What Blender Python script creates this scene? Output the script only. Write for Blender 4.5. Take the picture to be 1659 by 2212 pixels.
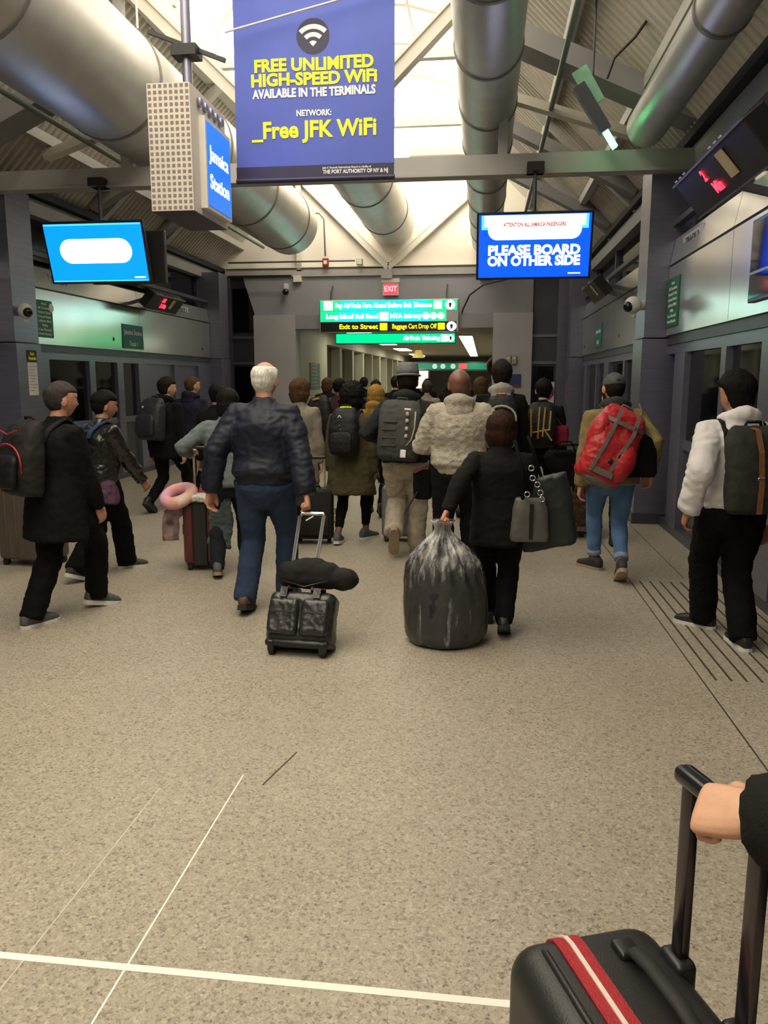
import bpy, bmesh, math, random
from mathutils import Vector, Matrix, noise
from mathutils.bvhtree import BVHTree
random.seed(7)
for o in list(bpy.data.objects): bpy.data.objects.remove(o)
SC = bpy.context.scene
COL = SC.collection
PI = math.pi
V = Vector
def R(d): return math.radians(d)

# ------------------------------------------------------------------ camera
CAM_H = 1.65
FPX = 1700.0                                   # focal length in pixels of the 1659 x 2212 frame
PITCH = math.atan(286 / FPX); YAW = math.atan(216 * math.cos(PITCH) / FPX)
cam = bpy.data.cameras.new('camera'); cam_ob = bpy.data.objects.new('camera', cam); COL.objects.link(cam_ob)
cam.sensor_fit = 'VERTICAL'; cam.sensor_height = 34.6; cam.lens = FPX / 2212 * 34.6
cam.clip_start = 0.05; cam.clip_end = 300
cam_ob.location = (0, 0, CAM_H); cam_ob.rotation_euler = (PI / 2 - PITCH, 0, YAW)
SC.camera = cam_ob

# ------------------------------------------------------------------ world and exposure
w = bpy.data.worlds.new('night'); SC.world = w; w.use_nodes = True
bg = w.node_tree.nodes['Background']; bg.inputs[0].default_value = (0.10, 0.12, 0.2, 1); bg.inputs[1].default_value = 0.10
SC.view_settings.view_transform = 'Standard'; SC.view_settings.look = 'None'
SC.view_settings.exposure = 0.55; SC.view_settings.gamma = 1.0
SC.view_settings.use_curve_mapping = False
VAULT_GLOW, VAULT_NEAR = 2.3, 4.0               # vault glow put in for uplights: far half, stronger half over the photographer
CORRIDOR_GLOW = 7.0                            # fluorescent lenses in the corridor beyond the portal
SIGN_GLOW = 3.0                                # back-lit hanging signs

# ------------------------------------------------------------------ materials
MATS = {}
def nodes_of(name):
    m = bpy.data.materials.new(name); m.use_nodes = True
    nt = m.node_tree; b = nt.nodes['Principled BSDF']
    return m, nt, b
def mat(name, col, rough=0.6, metal=0.0, var=0.12, scale=8.0, bump=0.0, bscale=60.0, spec=0.5, sheen=0.0, stretch=None):
    if name in MATS: return MATS[name]
    m, nt, b = nodes_of(name); L = nt.links
    tc = nt.nodes.new('ShaderNodeTexCoord'); mp = nt.nodes.new('ShaderNodeMapping')
    L.new(tc.outputs['Object'], mp.inputs[0])
    if stretch: mp.inputs['Scale'].default_value = stretch
    n = nt.nodes.new('ShaderNodeTexNoise'); n.inputs['Scale'].default_value = scale; n.inputs['Detail'].default_value = 5
    L.new(mp.outputs[0], n.inputs['Vector'])
    r = nt.nodes.new('ShaderNodeValToRGB')
    r.color_ramp.elements[0].position = 0.3; r.color_ramp.elements[1].position = 0.7
    lo = [c * (1 - var) for c in col[:3]]; hi = [min(1, c * (1 + var)) for c in col[:3]]
    r.color_ramp.elements[0].color = (*lo, 1); r.color_ramp.elements[1].color = (*hi, 1)
    L.new(n.outputs['Fac'], r.inputs[0]); L.new(r.outputs[0], b.inputs['Base Color'])
    b.inputs['Roughness'].default_value = rough; b.inputs['Metallic'].default_value = metal
    b.inputs['Specular IOR Level'].default_value = spec
    if sheen:
        b.inputs['Sheen Weight'].default_value = sheen
    if bump:
        n2 = nt.nodes.new('ShaderNodeTexNoise'); n2.inputs['Scale'].default_value = bscale; n2.inputs['Detail'].default_value = 3
        L.new(mp.outputs[0], n2.inputs['Vector'])
        bp = nt.nodes.new('ShaderNodeBump'); bp.inputs['Strength'].default_value = bump; bp.inputs['Distance'].default_value = 0.01
        L.new(n2.outputs['Fac'], bp.inputs['Height']); L.new(bp.outputs[0], b.inputs['Normal'])
    MATS[name] = m; return m
def glow(name, col, strength):
    if name in MATS: return MATS[name]
    m, nt, b = nodes_of(name)
    n = nt.nodes.new('ShaderNodeTexNoise'); n.inputs['Scale'].default_value = 1.5
    r = nt.nodes.new('ShaderNodeValToRGB')
    r.color_ramp.elements[0].color = (*[c * 0.93 for c in col], 1); r.color_ramp.elements[1].color = (*col, 1)
    nt.links.new(n.outputs['Fac'], r.inputs[0])
    b.inputs['Base Color'].default_value = (*[c * .5 for c in col], 1)
    nt.links.new(r.outputs[0], b.inputs['Emission Color']); b.inputs['Emission Strength'].default_value = strength
    MATS[name] = m; return m
def fabric(name, col, rough=0.85, var=0.18, scale=14, bump=0.25, bscale=220, spec=0.25, sheen=0.0):
    return mat(name, col, rough, 0, var, scale, bump, bscale, spec, sheen)

def terrazzo():
    m, nt, b = nodes_of('terrazzo'); L = nt.links
    tc = nt.nodes.new('ShaderNodeTexCoord')
    def vor(sc):
        v = nt.nodes.new('ShaderNodeTexVoronoi'); v.inputs['Scale'].default_value = sc; L.new(tc.outputs['Object'], v.inputs['Vector'])
        s = nt.nodes.new('ShaderNodeSeparateColor'); L.new(v.outputs['Color'], s.inputs[0]); return s.outputs[0], s.outputs[1]
    a, a2 = vor(95); c, c2 = vor(210)
    r1 = nt.nodes.new('ShaderNodeValToRGB'); L.new(a, r1.inputs[0]); cr = r1.color_ramp
    cr.interpolation = 'CONSTANT'
    cr.elements[0].position = 0; cr.elements[0].color = (.14, .12, .095, 1)
    cr.elements[1].position = .08; cr.elements[1].color = (.30, .265, .205, 1)
    for p, q in ((.28, (.385, .345, .275, 1)), (.62, (.43, .39, .31, 1)), (.86, (.54, .49, .395, 1))):
        e = cr.elements.new(p); e.color = q
    r2 = nt.nodes.new('ShaderNodeValToRGB'); L.new(c, r2.inputs[0]); cr = r2.color_ramp
    cr.interpolation = 'CONSTANT'
    cr.elements[0].position = 0; cr.elements[0].color = (.10, .085, .07, 1)
    cr.elements[1].position = .06; cr.elements[1].color = (.36, .32, .25, 1)
    e = cr.elements.new(.5); e.color = (.44, .395, .315, 1)
    e = cr.elements.new(.9); e.color = (.56, .51, .42, 1)
    mx = nt.nodes.new('ShaderNodeMix'); mx.data_type = 'RGBA'; mx.inputs[0].default_value = .5
    L.new(r1.outputs[0], mx.inputs[6]); L.new(r2.outputs[0], mx.inputs[7])
    n = nt.nodes.new('ShaderNodeTexNoise'); n.inputs['Scale'].default_value = .9; n.inputs['Detail'].default_value = 6; L.new(tc.outputs['Object'], n.inputs['Vector'])
    r3 = nt.nodes.new('ShaderNodeValToRGB'); L.new(n.outputs['Fac'], r3.inputs[0])
    r3.color_ramp.elements[0].position = .3; r3.color_ramp.elements[0].color = (.86, .85, .83, 1)
    r3.color_ramp.elements[1].position = .7; r3.color_ramp.elements[1].color = (1, 1, 1, 1)
    m2 = nt.nodes.new('ShaderNodeMix'); m2.data_type = 'RGBA'; m2.blend_type = 'MULTIPLY'; m2.inputs[0].default_value = 1
    L.new(mx.outputs[2], m2.inputs[6]); L.new(r3.outputs[0], m2.inputs[7])
    L.new(m2.outputs[2], b.inputs['Base Color']); b.inputs['Roughness'].default_value = .42
    b.inputs['Specular IOR Level'].default_value = .35
    return m
def dark_glass(name, tint, see=.3):
    m, nt, b = nodes_of(name); L = nt.links
    out = nt.nodes['Material Output']
    tr = nt.nodes.new('ShaderNodeBsdfTransparent'); tr.inputs[0].default_value = (*tint, 1)
    b.inputs['Base Color'].default_value = (.006, .007, .01, 1); b.inputs['Roughness'].default_value = .05; b.inputs['Specular IOR Level'].default_value = .9
    n = nt.nodes.new('ShaderNodeTexNoise'); n.inputs['Scale'].default_value = 3
    bp = nt.nodes.new('ShaderNodeBump'); bp.inputs['Strength'].default_value = .015; L.new(n.outputs['Fac'], bp.inputs['Height']); L.new(bp.outputs[0], b.inputs['Normal'])
    mx = nt.nodes.new('ShaderNodeMixShader'); mx.inputs[0].default_value = 1 - see
    L.new(tr.outputs[0], mx.inputs[1]); L.new(b.outputs[0], mx.inputs[2]); L.new(mx.outputs[0], out.inputs[0])
    return m
def film_mat():
    m, nt, b = nodes_of('clear_plastic_film'); L = nt.links
    tc = nt.nodes.new('ShaderNodeTexCoord'); mp = nt.nodes.new('ShaderNodeMapping'); mp.inputs['Scale'].default_value = (1, 1, .22)
    L.new(tc.outputs['Object'], mp.inputs[0])
    n = nt.nodes.new('ShaderNodeTexNoise'); n.inputs['Scale'].default_value = 16; n.inputs['Detail'].default_value = 6; n.inputs['Roughness'].default_value = .65
    L.new(mp.outputs[0], n.inputs['Vector'])
    at = nt.nodes.new('ShaderNodeAttribute'); at.attribute_name = 'layers'
    ma = nt.nodes.new('ShaderNodeMath'); ma.operation = 'MULTIPLY_ADD'; L.new(at.outputs['Fac'], ma.inputs[0]); ma.inputs[1].default_value = .20; L.new(n.outputs['Fac'], ma.inputs[2])
    mc = nt.nodes.new('ShaderNodeMath'); mc.operation = 'SUBTRACT'; L.new(ma.outputs[0], mc.inputs[0]); mc.inputs[1].default_value = .605
    md = nt.nodes.new('ShaderNodeMath'); md.operation = 'MULTIPLY'; L.new(mc.outputs[0], md.inputs[0]); md.inputs[1].default_value = 3.6; md.use_clamp = True
    mb_ = nt.nodes.new('ShaderNodeMath'); mb_.operation = 'MULTIPLY_ADD'; L.new(md.outputs[0], mb_.inputs[0]); mb_.inputs[1].default_value = .70; mb_.inputs[2].default_value = .045
    b.inputs['Base Color'].default_value = (.92, .92, .90, 1); b.inputs['Roughness'].default_value = .3
    bp = nt.nodes.new('ShaderNodeBump'); bp.inputs['Strength'].default_value = .6; bp.inputs['Distance'].default_value = .02
    L.new(n.outputs['Fac'], bp.inputs['Height']); L.new(bp.outputs[0], b.inputs['Normal'])
    tr = nt.nodes.new('ShaderNodeBsdfTransparent'); gl = nt.nodes.new('ShaderNodeBsdfGlossy'); gl.inputs['Roughness'].default_value = .16
    L.new(bp.outputs[0], gl.inputs['Normal'])
    m1 = nt.nodes.new('ShaderNodeMixShader'); L.new(mb_.outputs[0], m1.inputs[0]); L.new(tr.outputs[0], m1.inputs[1]); L.new(b.outputs[0], m1.inputs[2])
    fr = nt.nodes.new('ShaderNodeFresnel'); fr.inputs[0].default_value = 1.35; L.new(bp.outputs[0], fr.inputs['Normal'])
    m2 = nt.nodes.new('ShaderNodeMixShader'); L.new(fr.outputs[0], m2.inputs[0]); L.new(m1.outputs[0], m2.inputs[1]); L.new(gl.outputs[0], m2.inputs[2])
    L.new(m2.outputs[0], nt.nodes['Material Output'].inputs[0])
    return m

STEEL = mat('brushed_steel', (.27, .27, .36), .34, .75, .08, 3, .02, 40, stretch=(1, 1, 12))
STEEL_D = mat('dark_steel', (.11, .11, .14), .4, .6, .1, 3)
PANELW = mat('grey_satin_panel', (.62, .63, .64), .20, .9, .05, 2)
PAINT_B = mat('blue_grey_paint', (.30, .30, .335), .7, 0, .05, 2)
PAINT_L = mat('pale_grey_paint', (.44, .44, .46), .7, 0, .05, 2)
CREAM = mat('cream_paint', (.74, .70, .62), .65, 0, .05, 1.5)
BEAM = mat('beam_paint', (.42, .41, .39), .55, .1, .06, 3)
BEAM_SHADE = mat('shaded_beam_paint', (.27, .265, .27), .6, .1, .08, 3)  # beam paint darkened, shade under the roof put into the colour
DECK = mat('corrugated_deck_paint', (.50, .47, .40), .55, .1, .08, 3)
DUCT = mat('galvanised_duct', (.50, .50, .48), .38, .55, .08, 4, .05, 30)
BLACK = mat('black_plastic', (.012, .012, .013), .4, 0, .1, 20)
RUBBER = mat('black_rubber', (.015, .015, .015), .7, 0, .1, 20)
CHROME = mat('chrome', (.75, .75, .75), .18, 1, .04, 20)
WHITE = mat('white_print', (.85, .85, .85), .6, 0, .03, 10)
WHITEP = mat('white_paint', (.72, .70, .66), .5, 0, .05, 10)
GLASS = dark_glass('dark_glass', (.35, .38, .4))
TERR = terrazzo()

# ------------------------------------------------------------------ mesh helpers
class MB:
    def __init__(s): s.v = []; s.f = []; s.m = []
    def add(s, vs, fs, mi=0):
        k = len(s.v); s.v += [tuple(p) for p in vs]
        for f in fs: s.f.append(tuple(i + k for i in f)); s.m.append(mi)
        return s
    def box(s, x0, x1, y0, y1, z0, z1, mi=0):
        return s.add([(x0, y0, z0), (x1, y0, z0), (x1, y1, z0), (x0, y1, z0), (x0, y0, z1), (x1, y0, z1), (x1, y1, z1), (x0, y1, z1)],
                     [(0, 3, 2, 1), (4, 5, 6, 7), (0, 1, 5, 4), (1, 2, 6, 5), (2, 3, 7, 6), (3, 0, 4, 7)], mi)
    def bar(s, p, q, wd, ht, up=(0, 0, 1), mi=0):
        p, q = V(p), V(q); d = (q - p).normalized(); u = V(up); a = d.cross(u)
        if a.length < 1e-4: a = d.cross(V((1, 0, 0)))
        a.normalize(); b = a.cross(d)
        vs = []
        for c in (p, q):
            for i, j in ((-1, -1), (1, -1), (1, 1), (-1, 1)): vs.append(c + a * i * wd / 2 + b * j * ht / 2)
        return s.add(vs, [(0, 1, 2, 3), (7, 6, 5, 4), (0, 4, 5, 1), (1, 5, 6, 2), (2, 6, 7, 3), (3, 7, 4, 0)], mi)
    def loft(s, rings, cap=True, mi=0, closed=False):
        n = len(rings[0]); vs = [p for r in rings for p in r]; fs = []
        for i in range(len(rings) - (0 if closed else 1)):
            i2 = (i + 1) % len(rings)
            for j in range(n):
                k = (j + 1) % n; fs.append((i * n + j, i * n + k, i2 * n + k, i2 * n + j))
        if cap and not closed:
            fs.append(tuple(range(n - 1, -1, -1))); b = (len(rings) - 1) * n; fs.append(tuple(range(b, b + n)))
        return s.add(vs, fs, mi)
    def tube(s, pts, r, n=12, cap=True, mi=0, up=None, closed=False):
        pts = [V(p) for p in pts]; rings = []; N = len(pts); pa = None
        for i, p in enumerate(pts):
            if closed: t = pts[(i + 1) % N] - pts[i - 1]
            else: t = (pts[min(i + 1, N - 1)] - pts[max(i - 1, 0)])
            t.normalize()
            if pa is None:
                u = V(up) if up else (V((0, 0, 1)) if abs(t.z) < .9 else V((0, 1, 0)))
                a = t.cross(u).normalized()
            else:
                a = (pa - t * pa.dot(t)).normalized()
            pa = a; b = a.cross(t)
            rr = r[i] if isinstance(r, (list, tuple)) else r
            ra, rb = rr if isinstance(rr, (list, tuple)) else (rr, rr)
            rings.append([p + a * math.cos(2 * PI * j / n) * ra + b * math.sin(2 * PI * j / n) * rb for j in range(n)])
        return s.loft(rings, cap, mi, closed)
    def ell(s, c, r, nu=16, nv=10, M=None, mi=0):
        c = V(c); vs = []; fs = []
        for i in range(1, nv):
            th = PI * i / nv
            for j in range(nu):
                ph = 2 * PI * j / nu; p = V((math.sin(th) * math.cos(ph) * r[0], math.sin(th) * math.sin(ph) * r[1], math.cos(th) * r[2]))
                vs.append(c + (M @ p if M else p))
        t = len(vs); p = V((0, 0, r[2])); vs.append(c + (M @ p if M else p)); vs.append(c - (M @ p if M else p))
        for i in range(nv - 2):
            for j in range(nu):
                k = (j + 1) % nu; fs.append((i * nu + j, (i + 1) * nu + j, (i + 1) * nu + k, i * nu + k))
        for j in range(nu):
            k = (j + 1) % nu; fs.append((t, j, k)); fs.append((t + 1, (nv - 2) * nu + k, (nv - 2) * nu + j))
        return s.add(vs, fs, mi)
    def lathe(s, prof, n=20, c=(0, 0, 0), mi=0):
        c = V(c)
        return s.loft([[c + V((r * math.cos(2 * PI * j / n), r * math.sin(2 * PI * j / n), z)) for j in range(n)] for r, z in prof], True, mi)
    def rbox(s, x0, x1, y0, y1, z0, z1, r=.02, seg=3, mi=0):
        bm = bmesh.new(); bmesh.ops.create_cube(bm, size=1)
        for v in bm.verts: v.co = V(((x0 + x1) / 2 + v.co.x * (x1 - x0), (y0 + y1) / 2 + v.co.y * (y1 - y0), (z0 + z1) / 2 + v.co.z * (z1 - z0)))
        bmesh.ops.bevel(bm, geom=list(bm.edges), offset=r, segments=seg, profile=.5, affect='EDGES')
        bm.verts.index_update(); vs = [v.co.copy() for v in bm.verts]; fs = [[v.index for v in f.verts] for f in bm.faces]; bm.free()
        return s.add(vs, fs, mi)
    def prism(s, pts, y0, y1, mi=0):                       # outline in XZ, extruded along Y
        n = len(pts)
        return s.add([(x, y0, z) for x, z in pts] + [(x, y1, z) for x, z in pts],
                     [tuple(range(n)), tuple(range(2 * n - 1, n - 1, -1))] + [(i, i + n, (i + 1) % n + n, (i + 1) % n) for i in range(n)], mi)
    def join(s, me, M=None, mi=0):
        return s.add([(M @ v.co if M else v.co.copy()) for v in me.vertices], [tuple(p.vertices) for p in me.polygons], mi)
    def xf(s, M):
        s.v = [tuple(M @ V(p)) for p in s.v]; return s
    def mesh(s, name='mesh'):
        me = bpy.data.meshes.new(name); me.from_pydata(s.v, [], s.f); me.polygons.foreach_set('material_index', s.m); me.update(); return me
    def build(s, name, m, parent=None, smooth=False, sharp=None):
        return obj(name, s.mesh(name), m, parent, smooth, sharp)
def obj(name, me, m, parent=None, smooth=False, sharp=None):
    for x in (m if isinstance(m, (list, tuple)) else [m]): me.materials.append(x)
    if smooth or sharp:
        me.polygons.foreach_set('use_smooth', [True] * len(me.polygons))
        if sharp: me.set_sharp_from_angle(angle=R(sharp))
    o = bpy.data.objects.new(name, me); COL.objects.link(o)
    if parent: o.parent = parent
    return o
def empty(name, loc=(0, 0, 0), rz=0, M=None):
    o = bpy.data.objects.new(name, None); COL.objects.link(o); o.empty_display_size = .1
    if M is not None: o.matrix_world = M; o['_m'] = 1; del o['_m']
    else: o.location = loc; o.rotation_euler = (0, 0, rz)
    return o
def tag(o, label, cat=None, group=None, kind=None):
    o['label'] = label
    if cat: o['category'] = cat
    if group: o['group'] = group
    if kind: o['kind'] = kind
    return o
def struct(o, label=None):
    o['kind'] = 'structure'
    if label: o['label'] = label
    return o
def remesh(mb, voxel, it=3, fac=.5):
    me = mb.mesh('tmp'); o = bpy.data.objects.new('tmp', me); COL.objects.link(o)
    md = o.modifiers.new('r', 'REMESH'); md.mode = 'VOXEL'; md.voxel_size = voxel
    if it:
        sm = o.modifiers.new('s', 'SMOOTH'); sm.iterations = it; sm.factor = fac
    dg = bpy.context.evaluated_depsgraph_get()
    r = bpy.data.meshes.new_from_object(o.evaluated_get(dg))
    bpy.data.objects.remove(o); bpy.data.meshes.remove(me)
    r.materials.clear()
    return r
def wrinkle(me, amp=.006, f1=7, f2=18, seed=0, st=(1, 1, 1)):
    off = V((seed * 3.7, seed * 1.3, seed * 2.1)); ns = [v.normal.copy() for v in me.vertices]
    for v, n in zip(me.vertices, ns):
        p = V((v.co.x * st[0], v.co.y * st[1], v.co.z * st[2])) + off
        a = noise.noise(p * f1); b = 1 - 2.2 * abs(noise.noise(p * f2)); c = noise.noise(p * f2 * 2.3)
        v.co += n * amp * (a * 1.1 + b * .55 + c * .35)
    me.update()
def ring(cx, cy, z, rx, ry, n=28, e=2.2):
    out = []
    for j in range(n):
        a = 2 * PI * j / n; c, d = math.cos(a), math.sin(a)
        out.append(V((cx + rx * math.copysign(abs(c) ** (2 / e), c), cy + ry * math.copysign(abs(d) ** (2 / e), d), z)))
    return out
def lerp(a, b, t): return a + (b - a) * t
def smooth(a, b, x):
    t = max(0, min(1, (x - a) / (b - a))); return t * t * (3 - 2 * t)
def text(name, s, size, m, parent, x=0, z=0, y=-.002, width=None, bold=0.0, align='CENTER', shear=0, ext=.001, lines=1):
    """flat lettering in the local XZ plane, facing local -Y"""
    cu = bpy.data.curves.new(name, 'FONT'); cu.body = s; cu.size = size; cu.align_x = align; cu.align_y = 'CENTER'
    cu.offset = bold; cu.extrude = ext; cu.resolution_u = 3; cu.shear = shear
    t = bpy.data.objects.new('tmp', cu); COL.objects.link(t)
    me = bpy.data.meshes.new_from_object(t.evaluated_get(bpy.context.evaluated_depsgraph_get()))
    bpy.data.objects.remove(t); bpy.data.curves.remove(cu); me.materials.clear()
    sx = 1
    if width and len(me.vertices):
        xs = [v.co.x for v in me.vertices]; sx = width / max(1e-4, max(xs) - min(xs))
    for v in me.vertices: v.co = V((x + v.co.x * sx, y - v.co.z, z + v.co.y))
    me.update()
    return obj(name, me, m, parent)
# ================================================================== THE HALL
XL, XR = -6.0, 2.0
Y0, Y1 = -6.0, 18.5
MID = (XL + XR) / 2
# ---- floor
fl = MB().box(-7.5, 3.6, Y0, 60, -.1, 0).build('floor', TERR); struct(fl, 'speckled beige terrazzo floor')
STRIPW = mat('white_inlay', (.88, .86, .78), .5, 0, .04, 8); STRIPD = mat('dark_inlay', (.05, .045, .04), .7, 0, .1, 8)
STRIPF = mat('worn_white_inlay', (.56, .52, .43), .5, 0, .1, 8)
MB().box(-3.5, .9, 1.875, 1.9, 0, .0015).build('divider_strip', STRIPW, fl)
MB().box(-.979, -.973, Y0, 3.0, 0, .0012).build('divider_strip', STRIPW, fl)
MB().box(-1.284, -1.279, Y0, 2.85, 0, .001).build('divider_strip', STRIPF, fl)
MB().bar((-.872, 2.93, .0005), (-.80, 3.23, .0005), .007, .0012).build('floor_crack', STRIPD, fl)
MB().box(1.235, 1.243, Y0, 17, 0, .001).build('divider_strip', STRIPD, fl)
MB().box(1.70, 1.706, 6.7, 17, 0, .001).build('divider_strip', STRIPD, fl)
for i in range(9):
    x = 1.31 + i * .082
    MB().box(x, x + .013, 4.36, 6.56, 0, .0016).build('groove_strip', STRIPD, fl)
# ---- side walls: steel columns, platform screens, fascias, clerestory
COLY = [(-6.0, -5.4), (1.55, 2.1), (9.3, 9.85), (17.1, 17.7)]
HOLE = mat('lock_hole', (.004, .004, .004), .5, 0, .1, 9)
def side(sg):
    X = XR if sg > 0 else XL; nm = 'right' if sg > 0 else 'left'
    def bx(mb, a, b, y0, y1, z0, z1):          # a, b: distances out from the inner wall plane
        p, q = X + sg * a, X + sg * b
        return mb.box(min(p, q), max(p, q), y0, y1, z0, z1)
    root = empty('wall_' + nm); struct(root, 'steel platform screen wall on the %s with a satin fascia' % nm)
    bx(MB(), 1.6, 1.8, Y0, 18.5, -.1, 4.2).build('track_wall', mat('track_wall_black', (.012, .013, .016), .8), root)
    bx(MB(), .06, 1.7, Y0, 18.5, 4.1, 4.2).build('track_roof', mat('track_wall_black', (.02, .02, .025), .8), root)
    bays = [(-5.4, 1.55), (2.1, 9.3), (9.85, 17.1)]
    for y0, y1 in bays:
        # fascia: two big panels with a seam, and the tilted upper panel above the seam
        cuts = [y0, lerp(y0, y1, .42) if sg > 0 else lerp(y0, y1, .5), y1]
        if sg > 0 and y0 > 0 and y1 < 10: cuts = [y0, 4.3, 7.02, y1]
        for a, b in zip(cuts, cuts[1:]):
            bx(MB(), 0, .10, a + .004, b - .004, 2.13, 2.86).build('fascia_panel', PANELW, root)
            m = MB(); f = .0
            P = [(X, 2.885), (X + sg * .1, 2.885), (X + sg * .24, 3.22), (X + sg * .05, 3.16)]
            m.prism([(p[0], p[1]) for p in P], a + .004, b - .004).build('upper_fascia_panel', PANELW, root)
        bx(MB(), .02, .1, y0, y1, 2.855, 2.89).build('fascia_seam', BLACK, root)
        bx(MB(), .03, .24, y0, y1, 2.03, 2.13).build('fascia_soffit', STEEL_D, root)
        bx(MB(), .05, .2, y0, y1, 1.93, 2.03).build('head_rail', STEEL, root)
        bx(MB(), .03, .2, y0, y1, 0, .09).build('sill', STEEL_D, root)
        # screens
        if sg > 0: pat = [(.05, .11, 'm'), (.11, .285, 'g'), (.285, .305, 'm'), (.305, .43, 'g'), (.43, .50, 'w'), (.50, .68, 'g'), (.68, .7, 'm'), (.7, .93, 'g'), (.93, 1, 'w')]
        else: pat = [(.0, .09, 'w'), (.09, .25, 'g'), (.25, .275, 'm'), (.275, .38, 'g'), (.38, .41, 'm'), (.41, .49, 'g'), (.49, .53, 'w'), (.53, .72, 's'), (.72, .74, 'm'), (.74, .9, 's'), (.9, 1, 'w')]
        for a, b, k in pat:
            if sg > 0: ya, yb = lerp(y1, y0, b), lerp(y1, y0, a)
            else: ya, yb = lerp(y0, y1, a), lerp(y0, y1, b)
            if k == 'm': bx(MB(), .03, .17, ya, yb, .09, 1.93).build('mullion', STEEL, root)
            elif k == 'w': bx(MB(), .02, .2, ya, yb, .09, 1.93).build('jamb_panel', STEEL, root)
            elif k == 's':
                bx(MB(), .09, .13, ya, yb, .09, 1.93).build('door_leaf', STEEL, root)
            else:
                bx(MB(), .09, .11, ya, yb, 1.03, 1.93).build('pane', GLASS, root)
                bx(MB(), .06, .15, ya, yb, .93, 1.03).build('rail', STEEL, root)
                bx(MB(), .09, .13, ya, yb, .09, .93).build('lower_panel', STEEL_D, root)
        # clerestory
        n = 3
        for i in range(n):
            a, b = lerp(y0, y1, i / n), lerp(y0, y1, (i + 1) / n)
            bx(MB(), .3, .32, a + .05, b - .05, 3.2, 3.86).build('clerestory_pane', GLASS, root)
            bx(MB(), .24, .36, b - .06, b + .06, 3.16, 3.86).build('clerestory_post', STEEL_D, root)
        for yy in (lerp(y0, y1, .36), lerp(y0, y1, .93)):
            h = MB().tube([(X - sg * .004, yy, 2.30), (X + sg * .05, yy, 2.30)], .03, 14).build('lock_hole', HOLE, root, sharp=40)
    bx(MB(), .14, .44, Y0, 18.5, 3.86, 4.08).build('eave_beam', BEAM_SHADE, root)
    bx(MB(), .02, .10, Y0, 18.5, 3.30, 3.36).build('conduit_rail', STEEL_D, root)
    for a, b in COLY:
        c = empty('column', (X, (a + b) / 2, 0)); struct(c, 'brushed steel clad column')
        o = MB().box(-.25 if sg > 0 else -.45, .45 if sg > 0 else .25, -(b - a) / 2, (b - a) / 2, 0, 2.1).build('lower_cladding', STEEL, c)
        MB().box(-.235 if sg > 0 else -.45, .45 if sg > 0 else .235, -(b - a) / 2 + .01, (b - a) / 2 - .01, 2.115, 3.95).build('upper_cladding', STEEL, c)
        MB().box(-.27 if sg > 0 else -.45, .45 if sg > 0 else .27, -(b - a) / 2 - .015, (b - a) / 2 + .015, 0, .12).build('plinth', STEEL_D, c)
side(1); side(-1)
# ---- roof: corrugated deck slopes, glazed vault, back wall
ZE, ZS, XS = 3.98, 6.2, 2.2                        # eave height, vault spring height, half width of the vault
def deck(sg, ya, yb):
    nx = 2; pitch = .14; vs = []; fs = []
    prof = [(0, 0), (.05, 0), (.07, .035), (.12, .035), (.14, 0)]
    y = ya; row = []
    while y < yb - 1e-3:
        for dy, dz in prof[:-1]: row.append((y + dy, dz))
        y += pitch
    row.append((min(y, yb), 0))
    xe = XR + .42 if sg > 0 else XL - .42; xs = MID + sg * XS
    for yy, dz in row:
        for k in (0, 1):
            x, z = ((xe, ZE), (xs, ZS))[k]; vs.append((x - sg * -dz * .7, yy, z + dz * .7))
    for i in range(len(row) - 1): fs.append((2 * i, 2 * i + 1, 2 * i + 3, 2 * i + 2))
    return MB().add(vs, fs)
roof = empty('ceiling'); struct(roof, 'corrugated metal roof slopes either side of a bright vault')
for sg in (1, -1):
    for k in range(4):
        ya = Y0 + k * 6.125
        deck(sg, ya, ya + 6.125).build('roof_deck', DECK, roof)
    for zz in (.36, .7):
        xe = XR + .42 if sg > 0 else XL - .42; xs = MID + sg * XS
        x, z = lerp(xe, xs, zz), lerp(ZE, ZS, zz)
        MB().box(x - .05, x + .05, Y0, 18.5, z - .17, z - .04).build('purlin', BEAM, roof)
    MB().box(MID + sg * XS - .09, MID + sg * XS + .09, Y0, 18.5, ZS - .12, ZS + .28).build('vault_curb', CREAM, roof)
VAULT = glow('glowing_vault_panel', (1.0, .915, .75), VAULT_GLOW); VAULT_N = glow('glowing_vault_panel_near', (1.0, .915, .75), VAULT_NEAR)  # panels glow in place of uplights; the stronger set brightens the near floor
NA = 10
arc = [(MID - 2.12 * math.cos(PI * i / NA), ZS + .28 + 1.25 * math.sin(PI * i / NA)) for i in range(NA + 1)]
ny = 16
for j in range(ny):
    ya, yb = lerp(Y0, 18.4, j / ny), lerp(Y0, 18.4, (j + 1) / ny)
    for i in range(NA):
        (xa, za), (xb, zb) = arc[i], arc[i + 1]
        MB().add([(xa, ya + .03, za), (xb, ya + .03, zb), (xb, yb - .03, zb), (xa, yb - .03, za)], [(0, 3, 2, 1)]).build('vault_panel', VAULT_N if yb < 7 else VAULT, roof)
for j in range(ny + 1):
    y = lerp(Y0, 18.4, j / ny)
    MB().tube([(x, y, z - .03) for x, z in arc], .055, 6).build('vault_rib', CREAM, roof)
    if j % 2 == 0: MB().bar((MID - XS, y, ZS + .1), (MID + XS, y, ZS + .1), .12, .16).build('cross_tie', CREAM, roof)
for i in (2, 4, 5, 6, 8):
    x, z = arc[i]; MB().tube([(x, Y0, z - .03), (x, 18.4, z - .03)], .03, 6).build('vault_purlin', CREAM, roof)
bw = MB().box(-7.6, 3.6, Y0 - .15, Y0, 0, 8).build('wall_back', PAINT_B); struct(bw, 'painted wall behind the photographer')
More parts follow.
